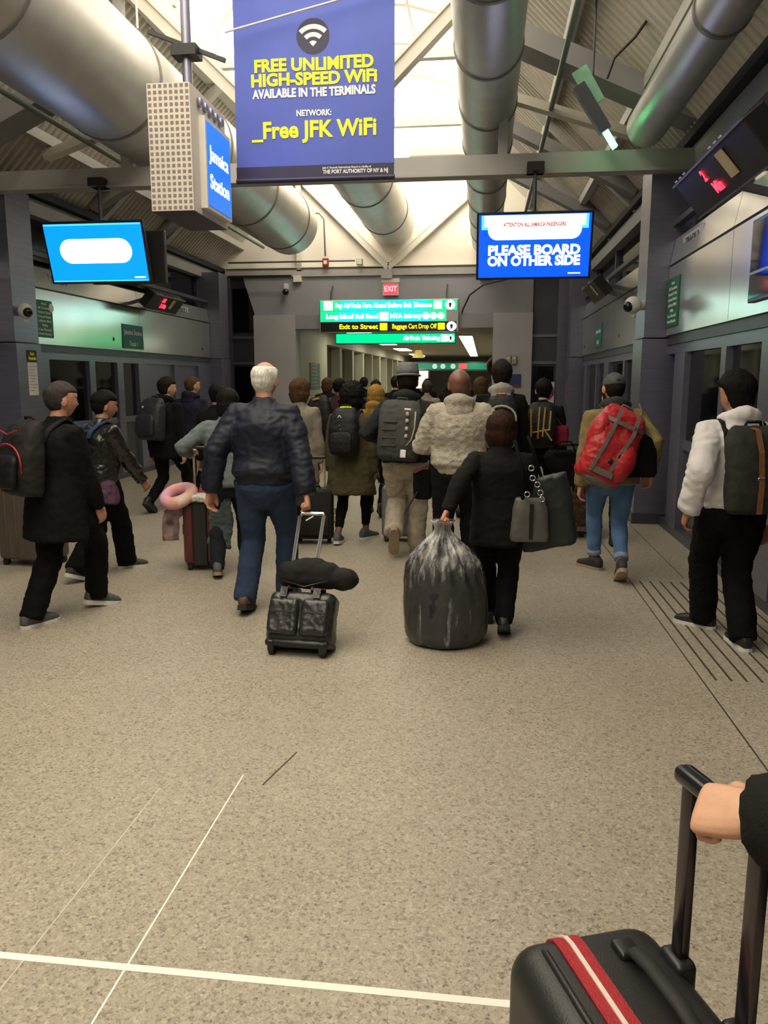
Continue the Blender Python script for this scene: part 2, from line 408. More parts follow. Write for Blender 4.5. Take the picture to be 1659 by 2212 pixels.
# ---- steel trusses across the hall
def truss(y, lit=True):
    t = empty('roof_truss', (MID, y, 0)); struct(t, 'painted steel roof truss with a horizontal tie and V braces')
    MB().box(-4.35, 4.35, -.06, .06, 3.86, 4.06).build('tie_beam', BEAM, t)
    MB().box(-4.35, 4.35, -.10, .10, 3.84, 3.865).build('tie_flange', BEAM, t)
    for s in (1, -1):
        MB().bar((0, 0, 4.02), (s * 2.2, 0, 6.12), .16, .17, (0, 1, 0)).build('brace', CREAM, t)
        MB().bar((0, -.09, 4.10), (s * 2.2, -.09, 6.20), .03, .05, (0, 1, 0)).build('brace_flange', CREAM, t)
        MB().bar((s * 2.1, 0, 5.30), (s * 4.2, 0, 4.36), .2, .44, (0, 1, 0)).build('strut', BEAM_SHADE, t)
        MB().bar((s * 2.1, 1.0, 5.02), (s * 3.7, 1.0, 4.5), .1, .16, (0, 1, 0)).build('channel', CREAM, t)
        MB().bar((s * 2.15, .0, 4.05), (s * 2.15, .0, 6.2), .1, .1, (0, 1, 0)).build('post', BEAM, t)
    MB().box(-.22, .22, -.075, .075, 3.95, 4.25).build('gusset_plate', BEAM, t)
    return t
truss(9.2); truss(1.4)
for yy in (12.2, 14.6):
    t = empty('roof_truss', (MID, yy, 0)); struct(t, 'pair of sloping steel struts under the roof deck')
    for s in (1, -1):
        MB().bar((s * 2.15, 0, 5.3), (s * 4.1, 0, 4.3), .16, .22, (0, 1, 0)).build('strut', BEAM_SHADE, t)
        MB().bar((s * 2.1, .3, 6.05), (s * 4.25, .3, 4.05), .1, .14, (0, 1, 0)).build('rafter', BEAM, t)
# ---- end wall with the portal
ew = empty('wall_end'); struct(ew, 'blue grey end wall with a wide portal and a pale gable above')
MB().box(-6.4, -5.95, 18.5, 18.7, 0, 4.1).build('pier', STEEL, ew); MB().box(1.62, 2.4, 18.5, 18.7, 0, 4.1).build('pier', STEEL, ew)
MB().box(-5.33, -4.34, 18.2, 18.7, 0, 3.12).build('portal_jamb', PAINT_L, ew)
MB().box(.18, 1.05, 18.2, 18.7, 0, 3.12).build('portal_jamb', PAINT_L, ew)
MB().box(-4.34, .18, 18.2, 18.7, 2.80, 3.12).build('portal_lintel', PAINT_B, ew)
MB().prism([(-5.33, 3.12), (1.05, 3.12), (1.05, 4.05), (-5.62, 4.05)], 18.35, 18.7).build('upper_wall', PAINT_B, ew)
for xa, xb in ((-5.95, -5.33), (1.05, 1.62)):
    MB().box(xa, xb, 18.52, 18.56, 0, 4.05).build('side_panel', STEEL_D, ew)
    MB().box(xa + .05, xb - .06, 18.49, 18.51, 2.75 if xa < 0 else .9, 3.75 if xa < 0 else 1.95).build('side_pane', GLASS, ew)
    if xa < 0: MB().box(xa + .05, xb - .06, 18.49, 18.51, .9, 1.95).build('side_pane', GLASS, ew)
    for z in (2.0, 2.6): MB().box(xa, xb, 18.47, 18.52, z, z + .06).build('transom', STEEL, ew)
    MB().box(xa, xb, 18.47, 18.52, .8, .86).build('transom', STEEL, ew)
g = MB(); g.prism([(-6.5, 4.05), (2.5, 4.05), (.2, 6.4), (-4.2, 6.4)], 18.45, 18.7)
g.build('gable_wall', CREAM, ew)
g = MB(); n = NA
g.prism([(x, z) for x, z in arc] + [(MID + 2.12, ZS), (MID - 2.12, ZS)], 18.42, 18.6)
g.build('lunette', glow('glowing_lunette', (1.0, .92, .76), VAULT_GLOW * .75), ew)  # lunette given a share of the vault glow
MB().box(-6.0, 2.0, 18.30, 18.42, 3.98, 4.13).build('tie_beam', BEAM, ew)
MB().box(-6.0, 2.0, 18.27, 18.44, 4.17, 4.19).build('tie_flange', CREAM, ew)
for s in (1, -1):
    MB().bar((MID - .2, 18.36, 4.15), (MID + s * 2.25 - .05, 18.36, 6.2), .14, .17, (0, 1, 0)).build('brace', CREAM, ew)
    MB().bar((MID - .2 - s * .1, 18.28, 4.15), (MID + s * 2.15 - .05, 18.28, 6.2), .03, .03, (0, 1, 0)).build('brace_flange', CREAM, ew)
    MB().box(MID + s * 2.2 - .06 - .05, MID + s * 2.2 + .01, 18.3, 18.42, 4.1, 6.2).build('post', CREAM, ew)
MB().box(-2.35, -2.1, 18.2, 18.3, 3.9, 4.1).build('gusset_plate', BEAM, ew)
MB().box(-4.38, -4.2, 18.25, 18.36, 3.86, 4.0).build('bracket', CREAM, ew); MB().box(-.15, .1, 18.25, 18.36, 3.86, 4.0).build('bracket', CREAM, ew)
for i, x in enumerate((-3.2, -.9)):  # wash lamps added only to brighten the gable
    e = empty('added_wash_light', (x, 16.9, 6.12)); tag(e, ('left' if i == 0 else 'right') + ' added wash light on the cross tie brightening the pale gable', 'light', 'added gable wash lights')
    MB().box(-.7, .7, -.05, .07, .0, .14).build('housing', CREAM, e); MB().box(-.68, .68, .071, .075, .01, .13).build('lens', glow('added_wash_lens', (1.0, .9, .72), 75), e)
# ---- corridor beyond the portal
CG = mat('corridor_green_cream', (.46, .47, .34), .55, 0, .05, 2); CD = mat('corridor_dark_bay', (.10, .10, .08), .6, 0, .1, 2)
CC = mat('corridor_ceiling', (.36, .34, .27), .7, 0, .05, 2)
cr_ = empty('wall_corridor'); struct(cr_, 'corridor beyond the portal with pilasters and lit ceiling')
MB().box(-4.6, -4.36, 18.7, 22.0, 0, 2.95).build('entry_wall', CG, cr_)
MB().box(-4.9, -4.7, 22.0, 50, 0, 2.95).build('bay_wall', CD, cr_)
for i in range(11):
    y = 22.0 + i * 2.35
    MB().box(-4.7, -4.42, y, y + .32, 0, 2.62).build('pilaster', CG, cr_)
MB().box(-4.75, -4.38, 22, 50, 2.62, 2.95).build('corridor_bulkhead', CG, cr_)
MB().box(-4.9, 2.2, 18.7, 50, 2.95, 3.05).build('corridor_ceiling', CC, cr_)
MB().box(1.2, 1.4, 18.7, 50, 0, 2.95).build('right_corridor_wall', mat('corridor_grey', (.26, .26, .22), .5, 0, .08, 2), cr_)
MB().box(-4.9, 1.4, 50, 50.2, 0, 3).build('far_wall', MATS['corridor_grey'], cr_)
LENS = glow('fluorescent_lens', (1.0, .93, .75), CORRIDOR_GLOW)
def lamp(x0, x1, y0, y1, lab):
    t = empty('ceiling_light', ((x0 + x1) / 2, (y0 + y1) / 2, 2.95)); tag(t, lab, 'ceiling light', 'corridor ceiling lights')
    a, b = (x1 - x0) / 2, (y1 - y0) / 2
    MB().box(-a - .03, a + .03, -b - .03, b + .03, -.035, 0).build('housing', WHITEP, t)
    MB().box(-a, a, -b, b, -.045, -.03).build('lens', LENS, t)
lamp(-3.75, -3.1, 21.4, 22.4, 'square lit ceiling panel just behind the hanging green signs')
lamp(-3.75, -3.2, 27.4, 29.4, 'nearest of three lit panels along the corridor ceiling left')
lamp(-3.75, -3.2, 33.0, 35.5, 'middle of three lit panels along the corridor ceiling left')
lamp(-3.75, -3.2, 40.0, 43.5, 'farthest of three lit panels along the corridor ceiling left')
lamp(-.75, -.38, 23.8, 44.0, 'long bright ceiling strip light at the corridor right')
# ================================================================== THINGS OVERHEAD AND ON THE WALLS
def duct(lab, x, z, r, y0, y1, step, cone=.0):
    t = empty('air_duct', (x, (y0 + y1) / 2, z - r)); tag(t, lab, 'duct', 'round ventilation ducts')
    c = (y0 + y1) / 2; n = int((y1 - y0) / step); k = 0
    while y0 + k * step < y1 - .05:
        a = y0 + k * step; b = min(a + step, y1)
        m = MB(); m.tube([(0, a - c, r), (0, b - c, r)], r, 36, cap=(k == 0 or b >= y1)); m.build('duct_section', DUCT, t, sharp=40)
        if b < y1:
            m = MB(); m.tube([(0, b - c - .02, r), (0, b - c + .02, r)], r + .012, 36); m.build('joint_band', mat('duct_band', (.22, .22, .21), .5, .5), t, sharp=40)
        k += 1
    return t
duct('fat silver duct running along the left behind the perforated speaker box', -3.95, 4.72, .58, Y0 + .3, 16.2, 2.35)
duct('silver duct in the middle running into the gable between the V braces', -2.12, 5.1, .5, 11.6, 18.3, 2.6)
duct('slimmer silver duct overhead right of the blue banner', -.02, 4.66, .31, Y0 + .3, 18.2, 1.5)
duct('bluish duct under the right roof slope ending at the truss', 1.62, 4.24, .2, Y0 + .3, 9.0, 3.0)
# pipes and conduits
PIPE = mat('pipe_paint', (.16, .20, .18), .5, .3, .1, 6)
def pipe(nm, lab, pts, r, m, cat='pipe', n=8, grp=None):
    o = V(pts[0]); t = MB().tube([V(p) - o for p in pts], r, n).build(nm, m, None, sharp=50); t.location = o; tag(t, lab, cat, grp); return t
pipe('sprinkler_pipe', 'thin green grey pipe slanting across the left roof slope', [(-5.05, -2, 4.62), (-5.05, 18.2, 4.62)], .035, PIPE)
pipe('sprinkler_pipe', 'thin grey pipe between the right duct and the blue duct', [(.72, -2, 4.8), (.72, 18.2, 4.8)], .03, PIPE)
pipe('roof_cable', 'pair of dark cables hanging by the green fixture', [(1.5, 8.3, 5.05), (1.36, 8.35, 4.86), (1.18, 8.4, 4.7), (1.12, 8.4, 4.52)], .014, BLACK, 'cable')
pipe('roof_cable', 'dark cable looping above the blue duct at upper right', [(1.62, 7.0, 5.0), (1.45, 7.1, 4.86), (1.3, 7.2, 4.84), (1.2, 7.3, 4.92)], .016, BLACK, 'cable')
pipe('wall_conduit', 'grey conduit running along the base of the pale gable', [(-5.9, 18.24, 4.3), (-2.95, 18.24, 4.3)], .02, STEEL_D, 'conduit')
pipe('wall_conduit', 'bent conduit dropping from the left duct to the red alarm', [(-4.15, 18.2, 5.35), (-3.75, 18.2, 5.33), (-3.64, 18.2, 5.2), (-3.62, 18.2, 4.4)], .018, STEEL_D, 'conduit')
pipe('wall_conduit', 'conduit under the tie beam left of the portal', [(-5.9, 18.15, 3.98), (-4.4, 18.15, 3.98)], .025, BLACK, 'conduit')
pipe('hanging_cable', 'black cable drooping below the right screen to the wall', [(.55, 17.0, 3.72), (-.05, 17.6, 3.66), (-.35, 18.1, 3.5), (-.5, 18.18, 3.2), (-.52, 18.18, 3.12)], .018, BLACK, 'cable')
pipe('banner_cable', 'pale cable stretched slanting in front of the blue banner', [(-2.20, 6.9, 4.50), (-.72, 6.9, 4.80), (.1, 6.9, 4.97)], .009, WHITEP, 'cable')
pipe('hanger_rod', 'thin rod from the roof to the left duct', [(-3.75, 5.6, 5.28), (-3.75, 5.6, 6.3)], .012, WHITEP, 'rod', 6, 'duct hanger rods')
pipe('hanger_rod', 'thin rod behind the perforated box pole', [(-3.6, 8.4, 5.2), (-3.6, 8.4, 6.3)], .012, WHITEP, 'rod', 6, 'duct hanger rods')
# green tube fixtures
def green_fixture(loc, lab, d=(.25, .0, -.55)):
    t = empty('green_light', loc); tag(t, lab, 'light', 'green tube lights')
    d = V(d)
    MB().bar(-d * .55, d * .55, .10, .12).build('housing', STEEL_D, t)
    MB().tube([(0, 0, .05), (0, 0, 1.1)], .01, 6).build('hanger', STEEL_D, t)
    MB().bar(d * .55, d * .95, .07, .05).build('tube', glow('green_tube', (.12, 1.0, .35), 5), t)
    MB().bar(-d * .55 + V((0, .0, .16)), d * .2 + V((0, 0, .13)), .03, .16).build('reflector', mat('green_reflector', (.30, .62, .42), .4, .2), t)
green_fixture((1.03, 8.75, 4.36), 'green tube light hanging under the right roof slope', (.26, 0, -.40))
green_fixture((1.1, 6.6, 4.85), 'green tube light high at the upper right edge', (.14, 0, -.2))
# ---- the wifi banner
BLU = mat('banner_blue', (.075, .115, .52), .55, 0, .06, 2, .12, 5); NAVY = mat('banner_navy', (.018, .015, .06), .5, 0, .08, 8)
YEL = mat('banner_yellow', (.86, .86, .03), .6, 0, .03, 8)
bn = empty('hanging_banner', (-1.475, 7.0, 3.33)); tag(bn, 'blue fabric wifi banner with yellow lettering hanging overhead', 'banner')
def cloth_grid(w, h, z0, nx=24, nz=26, amp=.012, t=.004):
    vs = []; fs = []
    for side_ in (0, 1):
        for j in range(nz + 1):
            for i in range(nx + 1):
                x = (i / nx - .5) * w; z = z0 + j / nz * h
                y = amp * math.sin(x * 9 + z * 1.2) * (.35 + .65 * j / nz) * .8 + side_ * t
                vs.append((x, y, z))
    N = (nx + 1) * (nz + 1)
    for j in range(nz):
        for i in range(nx):
            a = j * (nx + 1) + i; fs.append((a, a + 1, a + nx + 2, a + nx + 1)); fs.append((N + a, N + a + nx + 1, N + a + nx + 2, N + a + 1))
    return MB().add(vs, fs)
cloth_grid(1.37, 1.40, .115).build('banner_cloth', BLU, bn, smooth=True)
MB().box(-.685, .685, -.015, -.009, .03, .125).build('footer_band', NAVY, bn)
MB().tube([(-.69, 0, .015), (.69, 0, .015)], .022, 12).build('bottom_rail', NAVY, bn, sharp=40)
MB().tube([(-.69, 0, 1.53), (.69, 0, 1.53)], .025, 12).build('top_rail', NAVY, bn, sharp=40)
for s in (-.5, .5): MB().tube([(s, 0, 1.53), (s, 0, 2.9)], .006, 6).build('suspension_wire', STEEL_D, bn)
yb = -.016
text('lettering', 'FREE UNLIMITED', .135, YEL, bn, 0, .925, yb, 1.02, .0055)
text('lettering', 'HIGH-SPEED WiFi', .135, YEL, bn, .0, .812, yb, 1.08, .0055)
text('lettering', 'AVAILABLE IN THE TERMINALS', .095, WHITE, bn, 0, .707, yb, 1.06, .004)
text('lettering', 'NETWORK:', .066, WHITE, bn, .0, .545, yb, .30, .0025)
text('lettering', '_Free JFK WiFi', .185, YEL, bn, 0, .412, yb, 1.08, .006)
text('lettering', 'John F. Kennedy International Airport is a facility of', .024, WHITE, bn, .28, .100, yb, .42, .0004)
text('lettering', 'THE PORT AUTHORITY OF NY & NJ', .044, WHITE, bn, .355, .066, yb, .56, .0012)
def arc_band(m, cz, r0, r1, a0, a1, y, n=14):
    vs = []; fs = []
    for i in range(n + 1):
        a = lerp(a0, a1, i / n)
        for r in (r0, r1): vs.append((r * math.sin(a), y, cz + r * math.cos(a)))
    for i in range(n): fs.append((2 * i, 2 * i + 1, 2 * i + 3, 2 * i + 2))
    m.add(vs, fs)
def print_on(o, off, base=0):                                  # flat print follows the folds of the cloth
    for v in o.data.vertices:
        j = max(0, min(1, (v.co.z - .115) / 1.40)); v.co.y = .012 * math.sin(v.co.x * 9 + v.co.z * 1.2) * (.35 + .65 * j) * .8 - off + (v.co.y - base)
    o.data.update()
for o in bn.children:
    if o.name.startswith('lettering') and o.data.vertices[0].co.z > .15: print_on(o, .0035, yb)
m = MB()
for k in range(7): arc_band(m, 1.147, .02 * k, .02 * (k + 1), -PI, PI, 0, 40)
print_on(m.build('icon_disc', NAVY, bn), .002)
for a, b in ((0.0, .045), (.075, .11), (.135, .172)):
    m = MB(); arc_band(m, 1.067, a, b, R(-44), R(44), 0); print_on(m.build('wifi_icon', WHITE, bn), .004)
# ---- perforated speaker box with the station screen
PERF = mat('perforated_cream_steel', (.66, .60, .54), .5, .1, .05, 6); DOT = mat('perforation_shadow', (.22, .19, .17), .7, 0, .1, 20)
bxr = empty('speaker_box', (-2.36, 6.4, 2.91)); tag(bxr, 'perforated cream metal box with a blue station screen hanging from a pole', 'sign box')
MB().box(-.165, .165, -.4, .4, 0, .90).build('housing', PERF, bxr)
m = MB()
for i in range(8):
    for j in range(21):
        x = -.165 + .33 * (i + .5) / 8; z = .9 * (j + .5) / 21
        m.box(x - .012, x + .012, -.4015, -.398, z - .012, z + .012)
o = m.build('perforations', DOT, bxr); o['kind'] = 'stuff'
MB().box(-.164, .164, -.39, .39, -.004, 0).build('bottom_plate', STEEL_D, bxr)
MB().tube([(0, .02, .9), (0, .02, 3.2)], .038, 14).build('pole', STEEL, bxr, sharp=40)
MB().box(-.1, .1, -.06, .1, 1.22, 1.30).build('pole_clamp', BLACK, bxr)
MB().bar((-.3, .0, 1.42), (.3, .05, 1.2), .03, .03).build('clamp_arm', BLACK, bxr)
for i in range(5):
    MB().rbox(.165, .20, -.26 + i * .12, -.20 + i * .12, .78, .84, .01, 2).build('lock_knob', STEEL, bxr, sharp=40)
SB = glow('screen_station_blue', (.01, .10, .62), 1.5)
scr = MB().box(.165, .215, -.23, .37, .05, .72).build('screen_frame', WHITEP, bxr)
MB().box(.215, .219, -.205, .345, .08, .69).build('screen', SB, scr)
SW = glow('screen_white', (.95, .97, 1.0), 1.6)
for s, z in (('Jamaica', .47), ('Station', .26)):
    o = text('screen_lettering', s, .15, SW, scr, 0, 0, 0, .46, .003)
    for v in o.data.vertices: v.co = V((.2205, .07 + v.co.x, z + v.co.z))
# ---- hanging television screens
def tv(lab, loc, rz, tilt, pole):
    t = empty('hanging_screen', loc, rz); tag(t, lab, 'screen', 'screens hanging from the truss')
    M = Matrix.Rotation(R(tilt), 4, 'X')
    def part(mb, nm, m): return mb.xf(M).build(nm, m, t)
    part(MB().rbox(-.61, .61, 0, .06, -.345, .345, .008, 2), 'bezel', BLACK)
    part(MB().rbox(-.35, .35, .06, .12, -.22, .22, .02, 2), 'back_cover', BLACK)
    MB().tube([(0, .16, -.05), (0, .16, pole)], .022, 10).build('pole', STEEL_D, t, sharp=40)
    MB().box(-.09, .09, .06, .28, pole - .05, pole + .04).build('truss_clamp', BLACK, t)
    MB().box(-.1, .1, .1, .18, -.08, .1).build('mount_plate', BLACK, t)
    return t, M
def on(o, M):
    for v in o.data.vertices: v.co = M @ v.co
    return o
CY = glow('screen_cyan', (.0, .15, .60), 1.9); BL = glow('screen_blue', (.0, .04, .55), 2.2); LB = glow('screen_light_blue', (.05, .35, .8), 1.8)
ORG = glow('screen_orange', (.6, .07, .01), .5)
t, M = tv('cyan screen with a blank white pill hanging at left', (-4.46, 8.95, 3.09), R(0), 16, .8)
s = MB().box(-.585, .585, -.004, 0, -.32, .32).xf(M).build('screen', CY, t)
def pill(w, h, cx, cz, y):
    pts = []
    for i in range(13): a = -PI / 2 + PI * i / 12; pts.append((cx + w / 2 - h / 2 + h / 2 * math.cos(a), cz + h / 2 * math.sin(a)))
    for i in range(13): a = PI / 2 + PI * i / 12; pts.append((cx - w / 2 + h / 2 + h / 2 * math.cos(a), cz + h / 2 * math.sin(a)))
    return MB().prism(pts, y - .001, y)
pill(.87, .27, 0, .02, -.005).xf(M).build('white_pill', SW, s)
MB().box(-.58, .58, -.006, -.005, .30, .318).xf(M).build('edge_line', LB, s); MB().box(-.58, .58, -.006, -.005, -.318, -.305).xf(M).build('edge_line', LB, s)
MB().box(.42, .55, -.006, -.005, -.285, -.27).xf(M).build('corner_mark', SW, s)
MB().rbox(-.2, .72, .26, .32, -.32, .28, .01, 2).build('rear_screen', BLACK, t)
t, M = tv('blue screen reading please board on other side hanging at right', (.5, 8.9, 3.06), R(0), 12, .83)
s = MB().box(-.585, .585, -.004, 0, -.32, .32).xf(M).build('screen', BL, t)
MB().box(-.56, .56, -.006, -.005, .17, .315).xf(M).build('header_band', LB, s)
MB().box(-.53, .53, -.0065, -.0055, .20, .312).xf(M).build('header_white', SW, s)
pill(.98, .2, 0, .165, -.007).xf(M).build('message_pill', SW, s)
on(text('screen_lettering', 'ATTENTION ALL JAMAICA PASSENGERS', .055, ORG, s, 0, .215, -.0095, .66, .0022), M)
on(text('screen_lettering', 'PLEASE BOARD', .135, SW, s, 0, -.045, -.008, .97, .0065), M)
on(text('screen_lettering', 'ON OTHER SIDE', .135, SW, s, 0, -.155, -.008, .98, .0065), M)
MB().box(.37, .50, -.007, -.006, -.29, -.278).xf(M).build('corner_mark', SW, s)
# ---- red LED message boards
RED = glow('red_led', (1.0, .02, .04), 4)
def led(lab, X, Y, L, sg, msg, lit=True):
    t = empty('message_board', (X, Y, 2.95), 0); tag(t, lab, 'display', 'tilted message boards')
    # face leans out and down towards the hall
    M = Matrix.Rotation(R(-90 * sg), 4, 'Z') @ Matrix.Rotation(R(40), 4, 'X')
    MB().rbox(-L / 2, L / 2, 0, .14, -.15, .15, .008, 2).xf(M).build('case', BLACK, t)
    MB().box(-L / 2, L / 2, -.02, 0, .14, .155).xf(M).build('top_lip', mat('lip_steel', (.3, .3, .42), .35, .6), t)
    MB().box(-L / 2, L / 2, -.02, 0, -.155, -.145).xf(M).build('bottom_lip', STEEL, t)
    for k in (-.5, -.42, -.34, .12, .2, .28): MB().box(k * L * .9, k * L * .9 + .035, -.01, .0, .16, .17).xf(M).build('vent_tab', WHITEP, t)
    for k in (-.3, .3):
        MB().bar(M @ V((k * L, .13, 0)), (sg * .62, -k * L * sg, -.05), .05, .05).build('arm', STEEL_D, t)
    if lit:
        for i, s_ in enumerate(msg.split('\n')):
            on(text('led_lettering', s_, .11, RED, t, -L * .12 + i * .1, .055 - .11 * i, -.006, None, .003), M)
    MB().box(L * .12, L * .21, -.012, -.004, -.07, .11).xf(M).build('sticker', mat('cream_sticker', (.62, .52, .3), .6), t)
led('black message board with red lettering tilted at the upper right edge', 1.47, 5.6, 1.55, 1, '2\nMin')
led('distant black message board angled on the right wall behind the screen', 1.62, 12.6, 1.2, 1, '', False)
led('black message board with glowing red lettering on the left wall', -5.55, 13.6, 1.35, -1, 'All\n5 Min')
# ---- wall signs
GRN = mat('sign_green', (.01, .16, .085), .5, 0, .06, 6); TEAL = mat('sign_teal', (.01, .14, .20), .5, 0, .06, 6); PAPER = mat('paper', (.66, .64, .60), .7, 0, .05, 5)
PAPERL = mat('pale_sign_plate', (.50, .49, .50), .6, 0, .06, 5)
def plate(nm, lab, loc, rz, w, h, m, cat='sign', grp=None, t=.012):
    e = empty(nm, loc, rz); tag(e, lab, cat, grp); MB().rbox(-w / 2, w / 2, 0, t, -h / 2, h / 2, .004, 1).build('plate', m, e); return e
def rows(e, lines, w, h, m, size=.04, top=.42, gap=.11):
    for i, s in enumerate(lines): text('lettering', s, size, m, e, 0, h * (top - gap * i), -.002, w * .8 if len(s) > 8 else None, .0006)
LW, RW = R(90), R(-90)
e = plate('direction_sign', 'tall green sign with small white lettering on left fascia near the white camera', (XL + .012, 10.40, 2.47), LW, .44, .50, GRN)
rows(e, ['Airport', 'All Terminals', 'Federal Circle', 'Howard Beach', 'Lefferts Blvd', 'Parking', 'Car Rental', 'Hotel Shuttle'], .40, .5, WHITE, .045, .40, .115)
MB().tube([(.19, -.004, .16), (.19, 0, .16)], .06, 20).build('arrow_disc', WHITE, e)
e = plate('station_sign', 'teal and green station name sign on the left fascia', (XL + .012, 13.18, 2.37), LW, .8, .40, TEAL)
MB().box(-.4, .4, -.003, .0, -.2, -.04).build('green_band', GRN, e)
text('lettering', 'Jamaica Station', .11, WHITE, e, 0, .07, -.004, .7, .001); text('lettering', 'Track 1', .11, WHITE, e, 0, -.12, -.005, .32, .001)
e = plate('track_sign', 'pale plate reading track 1 half hidden under the left screen', (XL - .02, 10.9, 3.02), LW, .5, .16, PAPERL)
text('lettering', 'TRACK 1', .12, mat('sign_ink', (.05, .05, .09), .6), e, 0, 0, -.003, .42, .001)
e = plate('track_sign', 'small pale plate high on the left fascia beside the message board', (XL - .02, 15.6, 3.02), LW, .6, .16, PAPERL)
text('lettering', 'TRACK 1', .12, MATS['sign_ink'], e, 0, 0, -.003, .42, .001)
e = plate('track_sign', 'pale plate reading track 2 on the right fascia under the big message board', (XR + .03, 8.5, 3.03), RW, .8, .17, PAPERL)
text('lettering', 'TRACK 2', .13, MATS['sign_ink'], e, 0, 0, -.003, .5, .001)
e = plate('direction_sign', 'tall green sign with small white lettering on the right fascia', (XR - .012, 9.02, 2.47), RW, .5, .52, GRN)
rows(e, ['Airport', 'All Terminals', 'Federal Circle', 'Howard Beach', 'Lefferts Blvd', 'Parking', 'Car Rental', 'Hotel Shuttle'], .46, .5, WHITE, .045, .40, .115)
e = plate('station_sign', 'small dim station sign on the far right fascia', (XR - .012, 14.6, 2.42), RW, .75, .42, TEAL)
MB().box(-.37, .37, -.003, .0, -.2, -.04).build('green_band', GRN, e); text('lettering', 'Jamaica Station', .1, WHITE, e, 0, .07, -.004, .6, .001); text('lettering', 'Track 2', .1, WHITE, e, 0, -.12, -.005, .3, .001)
# glazed poster case on the right fascia
e = empty('poster_case', (XR - .03, 5.5, 2.22), RW); tag(e, 'glass fronted poster case cut off at the right edge', 'poster case')
MB().rbox(-.95, .95, 0, .03, 0, .60, .006, 1).build('frame', STEEL_D, e)
MB().box(-.92, .92, -.004, 0, .03, .57).build('glass', mat('poster_glass', (.02, .03, .05), .06, .35, .1, 3, spec=1.0), e)
MB().box(-.92, .92, -.006, -.004, .20, .22).build('glazing_bar', mat('glazing_bar', (.3, .35, .34), .4, .4), e)
# notices
e = plate('notice', 'white paper notice under a yellow and black header on the left column', (-5.745, 9.62, 1.66), LW, .21, .42, PAPER, 'notice')
MB().box(-.105, .105, -.003, 0, .21, .36).build('header', mat('notice_black', (.02, .018, .01), .5), e)
text('lettering', 'Hold\nHandrails', .055, YEL, e, 0, .285, -.004, .17, .001)
for i in range(9): MB().box(-.08, .08 - .03 * (i % 3), -.002, 0, .15 - i * .038, .158 - i * .038).build('text_line', mat('notice_ink', (.28, .28, .3), .6), e)
e = plate('warning_sign', 'dark red stop notice on the right end panel', (1.42, 18.42, 1.36), 0, .34, .48, WHITEP, 'notice')
oc = [(.17 * math.cos(PI / 8 + i * PI / 4) * 1.0, .02 + .2 * math.sin(PI / 8 + i * PI / 4)) for i in range(8)]
MB().prism(oc, -.006, -.001).build('octagon', mat('warning_red', (.28, .02, .05), .5), e)
for i in range(4): MB().box(-.1, .1, -.008, -.006, .1 - i * .055, .12 - i * .055).build('text_line', WHITE, e)
e = plate('poster', 'small green poster on the corridor wall inside the portal', (-4.344, 20.35, 1.74), LW, 1.2, .66, mat('poster_green', (.06, .16, .12), .5), 'poster')
for i in range(7): MB().box(-.36, .3 - .08 * (i % 3), -.003, 0, .28 - i * .09, .31 - i * .09).build('text_line', mat('poster_pale', (.25, .34, .28), .5), e)
e = plate('poster', 'blue and red framed poster beside the portal right of the crowd', (.62, 18.19, 1.62), 0, .42, .30, mat('poster_blue', (.03, .05, .16), .5), 'poster')
MB().box(-.21, .21, -.003, 0, -.15, -.09).build('red_band', mat('poster_red', (.25, .03, .04), .5), e)
# ---- hanging direction signs
SG = glow('sign_green_lit', (.0, .30, .09), SIGN_GLOW); SC2 = glow('sign_cyan_lit', (.0, .30, .21), SIGN_GLOW); SWH = glow('sign_white_lit', (1, 1, 1), SIGN_GLOW); SY = glow('sign_yellow_lit', (.9, .82, .0), 1.4)
SBK = mat('sign_black', (.006, .007, .012), .4)
def icon(e, x, z, m, s=.13): return MB().rbox(x - s / 2, x + s / 2, -.008, -.003, z - s / 2, z + s / 2, .002, 1).build('pictogram', m, e)
def disc(e, x, z, m, r=.09, arrow=True):
    o = MB().tube([(x, -.004, z), (x, -.009, z)], r, 24).build('arrow_disc', m, e)
    if arrow: MB().prism([(x - .045, z), (x, z + .05), (x + .045, z), (x + .02, z), (x + .02, z - .05), (x - .02, z - .05), (x - .02, z)], -.0115, -.0095).build('arrow', SBK, o)
e = empty('direction_sign', (-2.17, 18.0, 2.70)); e.scale = (1.19, 1, 1.12); tag(e, 'large hanging sign with two green rows over a black and yellow row', 'sign')
MB().rbox(-1.31, 1.33, 0, .16, 0, .64, .01, 1).build('case', mat('sign_case', (.42, .43, .43), .4, .3), e)
MB().box(-1.29, 1.29, -.003, 0, .425, .625).build('green_row', SC2, e)
MB().box(-1.29, -.9, -.0035, 0, .425, .625).build('row_end', SG, e); MB().box(.75, 1.29, -.0035, 0, .425, .625).build('row_end', SG, e)
MB().box(-1.29, 1.1, -.003, 0, .215, .415).build('green_row', SC2, e); MB().box(-1.29, -.95, -.0035, 0, .215, .415).build('row_end', SG, e); MB().box(.8, 1.1, -.0035, 0, .215, .415).build('row_end', SG, e)
MB().box(-1.29, 1.29, -.003, 0, .015, .205).build('black_row', SBK, e)
icon(e, -1.14, .525, SWH, .17); text('lettering', 'Pay AirTrain Fare Ahead Before Exit', .12, SWH, e, -.28, .525, -.006, 1.45, .006)
text('lettering', 'Buses', .12, SWH, e, .66, .525, -.006, .34, .006); icon(e, .94, .525, SWH, .15); disc(e, 1.17, .525, SWH)
text('lettering', 'Long Island Rail Road', .12, SWH, e, -.68, .315, -.006, 1.0, .006); icon(e, -.07, .315, SWH, .16)
text('lettering', 'MTA Subway', .12, SWH, e, .34, .315, -.006, .6, .006)
for i in range(3): disc(e, .72 + i * .14, .315, SWH, .066, False)
